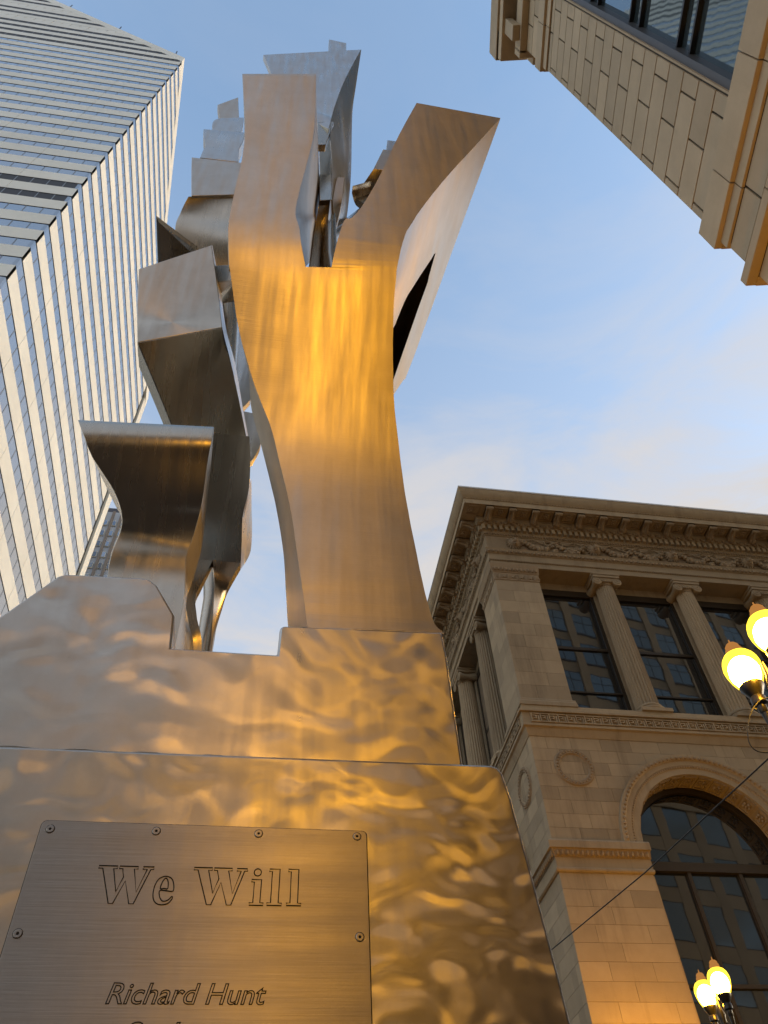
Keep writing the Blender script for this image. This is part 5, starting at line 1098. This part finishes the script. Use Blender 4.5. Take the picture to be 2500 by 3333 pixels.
 'spine_side': {'FL': [(0.161, 2, 6.979), (0.16, 1.92, 7.174), (0.159, 1.88, 7.386), (0.149, 1.84, 7.787)], 'FR': [(0.19, 2, 6.989), (0.225, 1.92, 7.331), (0.232, 1.88, 7.417), (0.25, 1.84, 7.833)]},
 'spine_upper': {'FL': [(0.058, 1.82, 7.73), (0.036, 1.74, 8.177)], 'FR': [(0.129, 1.84, 7.832), (0.14, 1.72, 8.726)]},
 'hook_top': {'FL': [(0.663, 1.95, 9.231), (0.685, 1.94, 9.545)], 'FR': [(0.817, 1.95, 9.271), (0.833, 1.94, 9.56)]},
 'hook_mid': {'FL': [(0.526, 1.98, 8.682), (0.631, 1.95, 9.235)], 'FR': [(0.661, 1.98, 8.683), (0.845, 1.95, 9.255)]},
 'hook_under': {'FL': [(0.453, 2.08, 8.589), (0.526, 1.98, 8.682)], 'FR': [(0.632, 2.08, 8.618), (0.661, 1.98, 8.683)]},
 'hook_bowl': {'FL': [(0.464, 2.2, 8.4), (0.392, 2.16, 8.408), (0.347, 2.06, 8.382)], 'FR': [(0.588, 2.2, 8.451), (0.605, 2.16, 8.693), (0.605, 2.06, 8.715)]},
}
sc = thing('steel_sculpture', (0, 2.3, 0), 'towering abstract welded stainless-steel sculpture on a plinth with an engraved plaque', 'sculpture')
def low(p, z): return (p[0], p[1], z)
# plinth: slightly flared front, rounded shoulders
pl = [(-.90, 0), (.72, 0), (.665, 1.95), (.655, 2.10), (.640, 2.30), (.622, 2.51), (.611, 2.580), (.600, 2.597), (.584, 2.603), (-.76, 2.592), (-.80, 2.56), (-.83, 2.3)]
MB().prism([(x, 1.70, z) for x, z in pl], (0, 1.75, 0)).build('plinth', M_STEEL_BASE, sc, smooth=25, bevel=.008)
# base block with the notch between its two horns
bl = [(-.80, 2.597), (-.815, 2.75), (-.80, 2.94), (-.735, 3.035), (-.640, 3.185), (-.622, 3.196), (-.405, 3.203), (-.380, 3.198), (-.354, 3.178), (-.284, 3.062), (-.273, 2.940), (.019, 2.940), (.021, 3.040), (.030, 3.050), (.508, 3.066), (.513, 2.98), (.516, 2.604)]
MB().prism([(x, 1.725, z) for x, z in bl], (0, 1.50, 0)).build('base_block', M_STEEL_BLOCK, sc, smooth=25, bevel=.011)
# weld bead between plinth and block
MB().tube([(x, 1.722, 2.603 + .003 * math.sin(x * 40)) for x in [-.78 + .0325 * i for i in range(40)]], .0032, seg=6).build('weld_seam', M_STEEL_BLOCK, sc, smooth=60)

# forked column: trunk and two prongs in one welded skin
T, PL_, PR_ = SC['trunk'], SC['prong_left'], SC['prong_right']
def up(k): return [low(T[k][0], 3.02)] + T[k]
tFL, tFR, tBL, tBR = up('FL'), up('FR'), up('BL'), up('BR')
def mixr(A, B, u): return [tuple(Vector(a).lerp(Vector(b), u)) for a, b in zip(A, B)]
mb = MB()
loft(mb, [tFL, mixr(tFL, tFR, .445), mixr(tFL, tFR, .61), tFR, tBR, tBL], n=90, cross=(7, 3, 6, 3, 8, 4), caps=False)
loft(mb, [PL_['FL'], PL_['FR'], PL_['BR'], PL_['BL']], n=44, cross=(7, 4, 4, 3), caps='top')
loft(mb, [PR_['FL'], PR_['FR'], PR_['H1'], PR_['H2'], PR_['BR'], PR_['BL']], n=120, cross=(6, 3, 1, 2, 4, 3), drop=(2,), caps='top')
me = mb.mesh('forked_column', M_STEEL_COL)
bm = bmesh.new(); bm.from_mesh(me); bmesh.ops.remove_doubles(bm, verts=bm.verts, dist=.0025); bmesh.ops.recalc_face_normals(bm, faces=bm.faces); bm.to_mesh(me); bm.free()
me.shade_smooth(); me.set_sharp_from_angle(angle=R(36))
link('forked_column', me, sc)
s1, s2 = (Vector(T['FL'][-1]).lerp(Vector(T['FR'][-1]), u) for u in (.46, .595))
d_ = Vector((0, .40, .0)); e_ = Vector((0, 0, -.05)); y_ = Vector((0, .09, -.035))
MB().hexa([s1 + e_ + y_, s2 + e_ + y_, s2 + e_ + d_, s1 + e_ + d_, s1 + y_, s2 + y_, s2 + d_, s1 + d_]).build('fork_saddle', M_STEEL_COOL, sc)
MB().tube(resample([Vector(tFL[1]) + Vector((0, -.004, .004)), Vector(tFL[1]).lerp(Vector(tFR[1]), .5) + Vector((0, -.004, .0)), Vector(tFR[1]) + Vector((0, -.004, -.012))], 40), .006, seg=6, radii=[.0045 + .0015 * rng.random() for _ in range(40)]).build('weld_seam', M_STEEL_BLOCK, sc, smooth=60)
# wing on the left
W = SC['wing']
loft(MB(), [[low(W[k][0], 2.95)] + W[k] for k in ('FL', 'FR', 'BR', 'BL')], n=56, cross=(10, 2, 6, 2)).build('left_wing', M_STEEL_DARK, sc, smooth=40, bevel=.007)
# legs behind the wing
mb = MB()
q = SC['leg_upper']; sheet(mb, q['FL'], q['FR'], .05, m=6)
q = SC['leg_near']; sheet(mb, [low(q['FL'][0], 2.95)] + q['FL'], [low(q['FR'][0], 2.95)] + q['FR'], .05, m=3)
q = SC['leg_far']; sheet(mb, [low(q['FL'][0], 2.95)] + q['FL'], [low(q['FR'][0], 2.95)] + q['FR'], .05, m=3)
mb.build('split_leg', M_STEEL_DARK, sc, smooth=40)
mb = MB()
q = SC['leg_rim']; sheet(mb, q['FL'], q['FR'], .04, m=4)
mb.build('leg_rim', M_STEEL_COOL, sc, smooth=40)
mb = MB()
q = SC['leg_side']; sheet(mb, [low(q['FL'][0], 2.95)] + q['FL'], [low(q['FR'][0], 2.95)] + q['FR'], .03, m=3)
mb.build('leg_side', M_STEEL_COOL, sc, smooth=40)
# overhanging block: dark underside, front plate, side
q = SC['underside']
FLu, FRu = [low(q['FL'][0], 3.9)] + q['FL'], [low(q['FR'][0], 3.9)] + q['FR']
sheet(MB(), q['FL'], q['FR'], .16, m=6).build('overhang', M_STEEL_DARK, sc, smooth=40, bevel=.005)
q = SC['front_plate']; sheet(MB(), q['FL'], q['FR'], .10, m=6).build('front_plate', M_STEEL_COL, sc, smooth=40, bevel=.005)
q = SC['block_side']; loft(MB(), [q['FL'], q['FR']], n=30, cross=(2,), closed=False).build('side_plate', M_STEEL_COOL, sc, smooth=40)
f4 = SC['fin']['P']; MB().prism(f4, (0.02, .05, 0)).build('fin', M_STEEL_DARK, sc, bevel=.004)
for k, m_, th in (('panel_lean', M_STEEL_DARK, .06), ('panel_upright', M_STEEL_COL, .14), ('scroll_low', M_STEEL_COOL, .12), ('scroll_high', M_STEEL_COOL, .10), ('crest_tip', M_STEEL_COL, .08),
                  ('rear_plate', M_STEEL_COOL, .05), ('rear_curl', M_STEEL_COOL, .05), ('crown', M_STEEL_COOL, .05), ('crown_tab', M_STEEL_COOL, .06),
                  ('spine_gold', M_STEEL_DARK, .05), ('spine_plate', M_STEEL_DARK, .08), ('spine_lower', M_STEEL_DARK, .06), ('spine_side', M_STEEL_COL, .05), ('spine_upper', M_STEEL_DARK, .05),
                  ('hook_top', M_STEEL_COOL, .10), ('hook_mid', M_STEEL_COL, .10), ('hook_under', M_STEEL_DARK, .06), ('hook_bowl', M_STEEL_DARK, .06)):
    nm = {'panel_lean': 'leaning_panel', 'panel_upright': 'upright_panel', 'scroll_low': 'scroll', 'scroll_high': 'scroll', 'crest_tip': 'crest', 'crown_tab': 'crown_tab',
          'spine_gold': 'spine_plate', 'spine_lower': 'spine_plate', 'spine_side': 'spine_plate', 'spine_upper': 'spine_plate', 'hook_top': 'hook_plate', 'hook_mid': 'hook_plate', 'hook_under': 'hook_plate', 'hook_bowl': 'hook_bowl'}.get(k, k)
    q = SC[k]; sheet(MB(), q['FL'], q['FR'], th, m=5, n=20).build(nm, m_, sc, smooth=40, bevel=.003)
q = SC['crown_side']; sheet(MB(), q['FL'], q['FR'], .03, n=36, m=5).build('crown_side', M_STEEL_COOL, sc, smooth=40)
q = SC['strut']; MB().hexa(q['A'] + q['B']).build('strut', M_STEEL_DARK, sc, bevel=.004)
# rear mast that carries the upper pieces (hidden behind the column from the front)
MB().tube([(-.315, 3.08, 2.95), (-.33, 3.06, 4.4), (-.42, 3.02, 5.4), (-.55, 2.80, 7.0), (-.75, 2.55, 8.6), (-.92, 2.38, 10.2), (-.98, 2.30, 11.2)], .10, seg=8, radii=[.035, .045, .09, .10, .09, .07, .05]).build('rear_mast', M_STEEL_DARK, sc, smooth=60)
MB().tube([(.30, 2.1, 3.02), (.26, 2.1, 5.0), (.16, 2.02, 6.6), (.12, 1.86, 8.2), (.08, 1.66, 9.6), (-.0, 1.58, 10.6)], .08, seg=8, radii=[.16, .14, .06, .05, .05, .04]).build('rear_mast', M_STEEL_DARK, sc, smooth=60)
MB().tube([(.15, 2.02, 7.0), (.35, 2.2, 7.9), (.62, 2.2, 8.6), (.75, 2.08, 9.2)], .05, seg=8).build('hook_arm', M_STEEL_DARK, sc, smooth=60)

# ---- plaque
PY = 1.70
pq = MB()
def rrect(x0_, x1_, z0, z1, r, y):
    pts = []
    for cx_, cz_, a0 in ((x1_ - r, z1 - r, 0), (x0_ + r, z1 - r, 90), (x0_ + r, z0 + r, 180), (x1_ - r, z0 + r, 270)):
        for k in range(5):
            a = R(a0 + 22.5 * k); pts.append((cx_ + r * math.cos(a), y, cz_ + r * math.sin(a)))
    return pts
gp = MB().prism(rrect(-.4635, .2570, 1.66, 2.4125, .012, PY - .0012), (0, .004, 0)).build('plaque_groove', M_ENGRAVE, sc)  # dark sheet standing in for the shaded groove round the plaque
plq = MB().prism(rrect(-.4615, .2550, 1.662, 2.4105, .011, PY - .0038), (0, .006, 0)).build('plaque', M_PLAQUE, sc, bevel=.0006)
FYp = PY - .0040
scr_pts = [(-.441, 2.391), (-.216, 2.394), (.009, 2.396), (.233, 2.397), (-.443, 2.175), (.235, 2.179), (-.443, 1.96), (.235, 1.96), (-.441, 1.69), (-.216, 1.69), (.009, 1.69), (.233, 1.69)]
sm = MB()
def disc(mb, r0, r1, y0_, y1_, seg=24):
    vs, fs = [], []
    for k in range(seg):
        a = 2 * math.pi * k / seg
        for r_, y in ((r0, y0_), (r1, y1_)): vs.append((r_ * math.cos(a), y, r_ * math.sin(a)))
    for k in range(seg):
        k2 = (k + 1) % seg; fs.append((2 * k, 2 * k2, 2 * k2 + 1, 2 * k + 1))
    return mb.add(vs, fs)
disc(sm, .0098, .0086, -.0003, -.0003); screw_gap = sm.mesh('screw_countersink', M_ENGRAVE)
hd = MB(); disc(hd, .0086, .0075, -.0004, -.0012); disc(hd, .0075, .0032, -.0012, -.0012); screw_head = hd.mesh('screw', M_PLAQUE, 30)
hx = MB(); hx.add([(.0032 * math.cos(a), -.0011, .0032 * math.sin(a)) for a in [k * math.pi / 3 for k in range(6)]], [(0, 1, 2, 3, 4, 5)]); screw_hex = hx.mesh('screw_socket', M_ENGRAVE)
for x, z in scr_pts:
    for me in (screw_gap, screw_head, screw_hex):
        link(me.name.split('.')[0], me, plq, loc=(x, FYp, z))
# engraved outline lettering
def stroke(mb, pts, x0_, z0, s, closed=True):
    mb.tube([(x0_ + p[0] * s, FYp + .0002, z0 + p[1] * s) for p in pts], .0013, seg=6, closed=closed)
def dense(pts, k=4):                    # smooth closed curve through points
    n = len(pts); out = []
    for i in range(n):
        p0, p1, p2, p3 = (Vector((*pts[(i + j - 1) % n], 0)) for j in range(4))
        for q_ in range(k):
            u = q_ / k
            v = 0.5 * ((2 * p1) + (p2 - p0) * u + (2 * p0 - 5 * p1 + 4 * p2 - p3) * u * u + (3 * p1 - p0 - 3 * p2 + p3) * u ** 3)
            out.append((v.x, v.y))
    return out
gW = [(0, 1), (.50, 1), (.50, .93), (.40, .93), (.585, .30), (.705, .70), (.64, .93), (.55, .93), (.55, 1), (1.05, 1), (1.05, .93), (.95, .93), (1.115, .30), (1.295, .93), (1.18, .93), (1.18, 1), (1.47, 1), (1.47, .93), (1.39, .93), (1.10, 0), (.985, 0), (.775, .60), (.57, 0), (.455, 0), (.11, .93), (0, .93)]
ge_o = [(.52, .36), (.34, .36), (.165, .36), (.19, .20), (.27, .095), (.36, .09), (.45, .14), (.505, .21), (.53, .17), (.45, .04), (.30, -.01), (.14, .02), (.035, .14), (0, .34), (.03, .56), (.12, .70), (.27, .75), (.42, .70), (.50, .56)]
ge_i = [(.17, .42), (.27, .42), (.365, .42), (.355, .58), (.305, .68), (.255, .69), (.20, .60)]
gi = [(0, 0), (.38, 0), (.38, .07), (.29, .07), (.29, .70), (.02, .70), (.02, .63), (.10, .63), (.10, .07), (0, .07)]
gl = [(0, 0), (.40, 0), (.40, .07), (.31, .07), (.31, 1), (.02, 1), (.02, .93), (.10, .93), (.10, .07), (0, .07)]
H_ = .0775; Z_ = 2.2365
tx = MB()
stroke(tx, gW, -.320, Z_, H_)
stroke(tx, dense(ge_o), -.199, Z_, H_); stroke(tx, dense(ge_i), -.199, Z_, H_)
stroke(tx, gW, -.122, Z_ + .0015, H_)
stroke(tx, gi, .001, Z_ + .002, H_); stroke(tx, [(.17 + .10 * math.cos(a), .90 + .10 * math.sin(a)) for a in [k * math.pi / 9 for k in range(18)]], .001, Z_ + .002, H_)
stroke(tx, gl, .038, Z_ + .0025, H_); stroke(tx, gl, .079, Z_ + .003, H_)
tx.build('lettering', M_ENGRAVE, plq, smooth=60)
def text_outline(body, x, z, width, height, shear):
    cu = bpy.data.curves.new('lettering', 'FONT')
    cu.body = body; cu.fill_mode = 'NONE'; cu.resolution_u = 4
    cu.shear = shear; cu.align_x = 'LEFT'
    tmp = bpy.data.objects.new('lettering', cu); COL.objects.link(tmp)
    bpy.context.view_layer.update()
    dg = bpy.context.evaluated_depsgraph_get()
    dim = tmp.dimensions.copy()
    sx = width / max(dim.x, 1e-4)
    cu.bevel_depth = .0008 / sx; cu.bevel_resolution = 1
    bpy.context.view_layer.update()
    me = bpy.data.meshes.new_from_object(tmp.evaluated_get(bpy.context.evaluated_depsgraph_get()))
    bpy.data.objects.remove(tmp)
    capz = max(v.co.y for v in me.vertices)
    sy = height / capz
    xmin = min(v.co.x for v in me.vertices)
    sx = width / (max(v.co.x for v in me.vertices) - xmin)
    for v in me.vertices:
        a_, b2, c_ = v.co
        v.co = (x + (a_ - xmin) * sx, FYp + .0002 - c_ * sx, z + b2 * sy)
    me.materials.clear(); me.materials.append(M_ENGRAVE)
    link('lettering', me, plq)
text_outline('Richard Hunt', -.250, 2.0535, .300, .0365, .22)
text_outline('Sculptor', -.205, 1.988, .205, .0365, .22)

# ------------------------------------------------------------------ street lamps
def lamp_meshes():
    d = {}
    d['base'] = MB().lathe([(.30, 0), (.30, .12), (.26, .16), (.24, .40), (.27, .46), (.20, .60), (.15, .95), (.16, 1.0), (.12, 1.06)], seg=20).mesh('lamp_base', M_IRON, 40)
    d['post'] = MB().lathe([(.115, 1.06), (.10, 3.0), (.075, 5.4), (.09, 5.44), (.09, 5.52), (.07, 5.58), (.06, 6.05), (.08, 6.1), (.03, 6.25), (.02, 6.4)], seg=24, flute=lambda a: 1 - .06 * abs(math.sin(a * 6))).mesh('lamp_post', M_IRON, 40)
    arm = MB()
    for s_ in (-1, 1):
        arm.tube([(0, s_ * .05, 5.72), (0, s_ * .16, 5.70), (0, s_ * .26, 5.74), (0, s_ * .31, 5.84), (0, s_ * .32, 5.98)], .035, seg=8, radii=[.04, .032, .03, .034, .045])
        arm.tube([(0, s_ * .06, 5.95), (0, s_ * .15, 5.93), (0, s_ * .22, 5.84), (0, s_ * .27, 5.78)], .016, seg=6)
    d['arm'] = arm.mesh('lamp_arm', M_IRON, 50)
    d['holder'] = MB().lathe([(.035, -.56), (.05, -.54), (.05, -.46), (.085, -.44), (.085, -.36), (.07, -.34), (.10, -.28), (.135, -.22), (.135, -.19), (.12, -.185)], seg=20).mesh('globe_holder', M_IRON, 40)
    d['globe'] = MB().lathe([(.115, -.20), (.14, -.17), (.18, -.08), (.205, .02), (.21, .08), (.20, .14), (.195, .15), (.185, .18), (.15, .23), (.10, .26), (.06, .27)], seg=28).mesh('globe', M_GLOBE, 60)
    d['bulb'] = MB().ball((0, 0, .0), 1, .172, .172, .20, seg=16, rings=10).mesh('bulb', M_BULB, 60)
    d['finial'] = MB().lathe([(.085, .262), (.097, .285), (.094, .325), (.074, .35), (.080, .372), (.056, .405), (.018, .418), (.010, .44), (.007, .475)], seg=16).mesh('globe_finial', M_FINIAL, 60)
    return d
LM = lamp_meshes()
def street_lamp(x, y, h, label, rz=0.0):
    """h = height of the globe centre"""
    r = bpy.data.objects.new('street_lamp', None); COL.objects.link(r)
    r.location = (x, y, 0); r.rotation_euler = (0, 0, rz); r.empty_display_size = .3
    tag(r, label, 'street lamp', 'twin-globe street lamps')
    dz = h - 6.54
    link('lamp_base', LM['base'], r)
    p = link('lamp_post', LM['post'], r); p.scale.z = (h - .4) / 6.14
    link('lamp_arm', LM['arm'], r, loc=(0, 0, dz))
    for s_ in (-1, 1):
        link('globe_holder', LM['holder'], r, loc=(0, s_ * .32, h))
        g_ = link('globe', LM['globe'], r, loc=(0, s_ * .32, h))
        link('bulb', LM['bulb'], g_); link('globe_finial', LM['finial'], g_)
    return r
street_lamp(5.31, 5.95, 6.9, 'lit twin-globe street lamp nearest the camera at the right edge')
street_lamp(9.10, 15.65, 6.9, 'lit twin-globe street lamp in front of the tall arched window')
# lamp on the pavement behind the camera, known by its gold reflections in the steel
street_lamp(0.5, -8.0, 6.9, 'lit twin-globe street lamp behind the camera, mirrored in the steel', rz=math.pi / 2)
street_lamp(10.7, 20.7, 6.9, 'added twin-globe street lamp, unseen just below the frame, to light the foot of the limestone pier')  # extra lamp, added out of view to brighten the pier foot

# ------------------------------------------------------------------ cables
w1 = MB().tube([(4.2, 20.2, 7.2), (4.726, 17.0, 6.955), (5.125, 13.5, 6.738), (5.383, 10.0, 6.407), (5.35, 6.6, 6.007), (5.31, 6.02, 5.90)], .009, seg=6).build('overhead_cable', M_WIRE)
tag(w1, 'thin dark cable slanting across the limestone front from the near street lamp', 'cable')
MB_loop = MB().tube(resample([(5.28, 5.93, 6.30), (5.05, 5.9, 6.24), (4.875, 5.9, 6.098), (4.722, 5.9, 5.87), (4.664, 5.9, 5.692), (4.707, 5.9, 5.609), (4.847, 5.9, 5.60), (5.05, 5.92, 5.63), (5.27, 5.94, 5.70)], 40, False), .006, seg=5)
wl_ = MB_loop.build('cable_loop', M_WIRE)
tag(wl_, 'thin loop of loose cable hanging under the near street lamp globes', 'cable')
# ------------------------------------------------------------------ stone office building across the street behind the camera (seen in reflections)
ob = thing('office_building', (-10, -38, 0), 'brown stone office building across the street behind the camera, mirrored in steel', 'building')
OX0, OX1, OY, OZ = -46.0, 14.0, -38.0, 32.0
MB().box((OX0, OY - 20, 0), (OX1, OY - .6, OZ)).build('wall', M_OFFICE, ob)
MB().box((OX0 - .5, OY - 20, OZ), (OX1 + .5, OY + .6, OZ + 1.4)).build('cornice', M_OFFICE, ob)
for c in range(13):
    x = OX0 + 4.6 * c
    MB().box((x, OY - .6, 0), (x + 1.5, OY, OZ)).build('pier', M_OFFICE, ob)
    for r_ in range(8):
        z = .8 + 4.0 * r_
        w = MB().box((x + 1.5, OY - .6, z - .8), (x + 4.6, OY - .2, z + .5)).build('spandrel', M_OFFICE, ob)
        MB().box((x + 1.5, OY - .58, z + .5), (x + 4.6, OY - .52, z + 3.3)).build('pane', M_HGLASS, w)
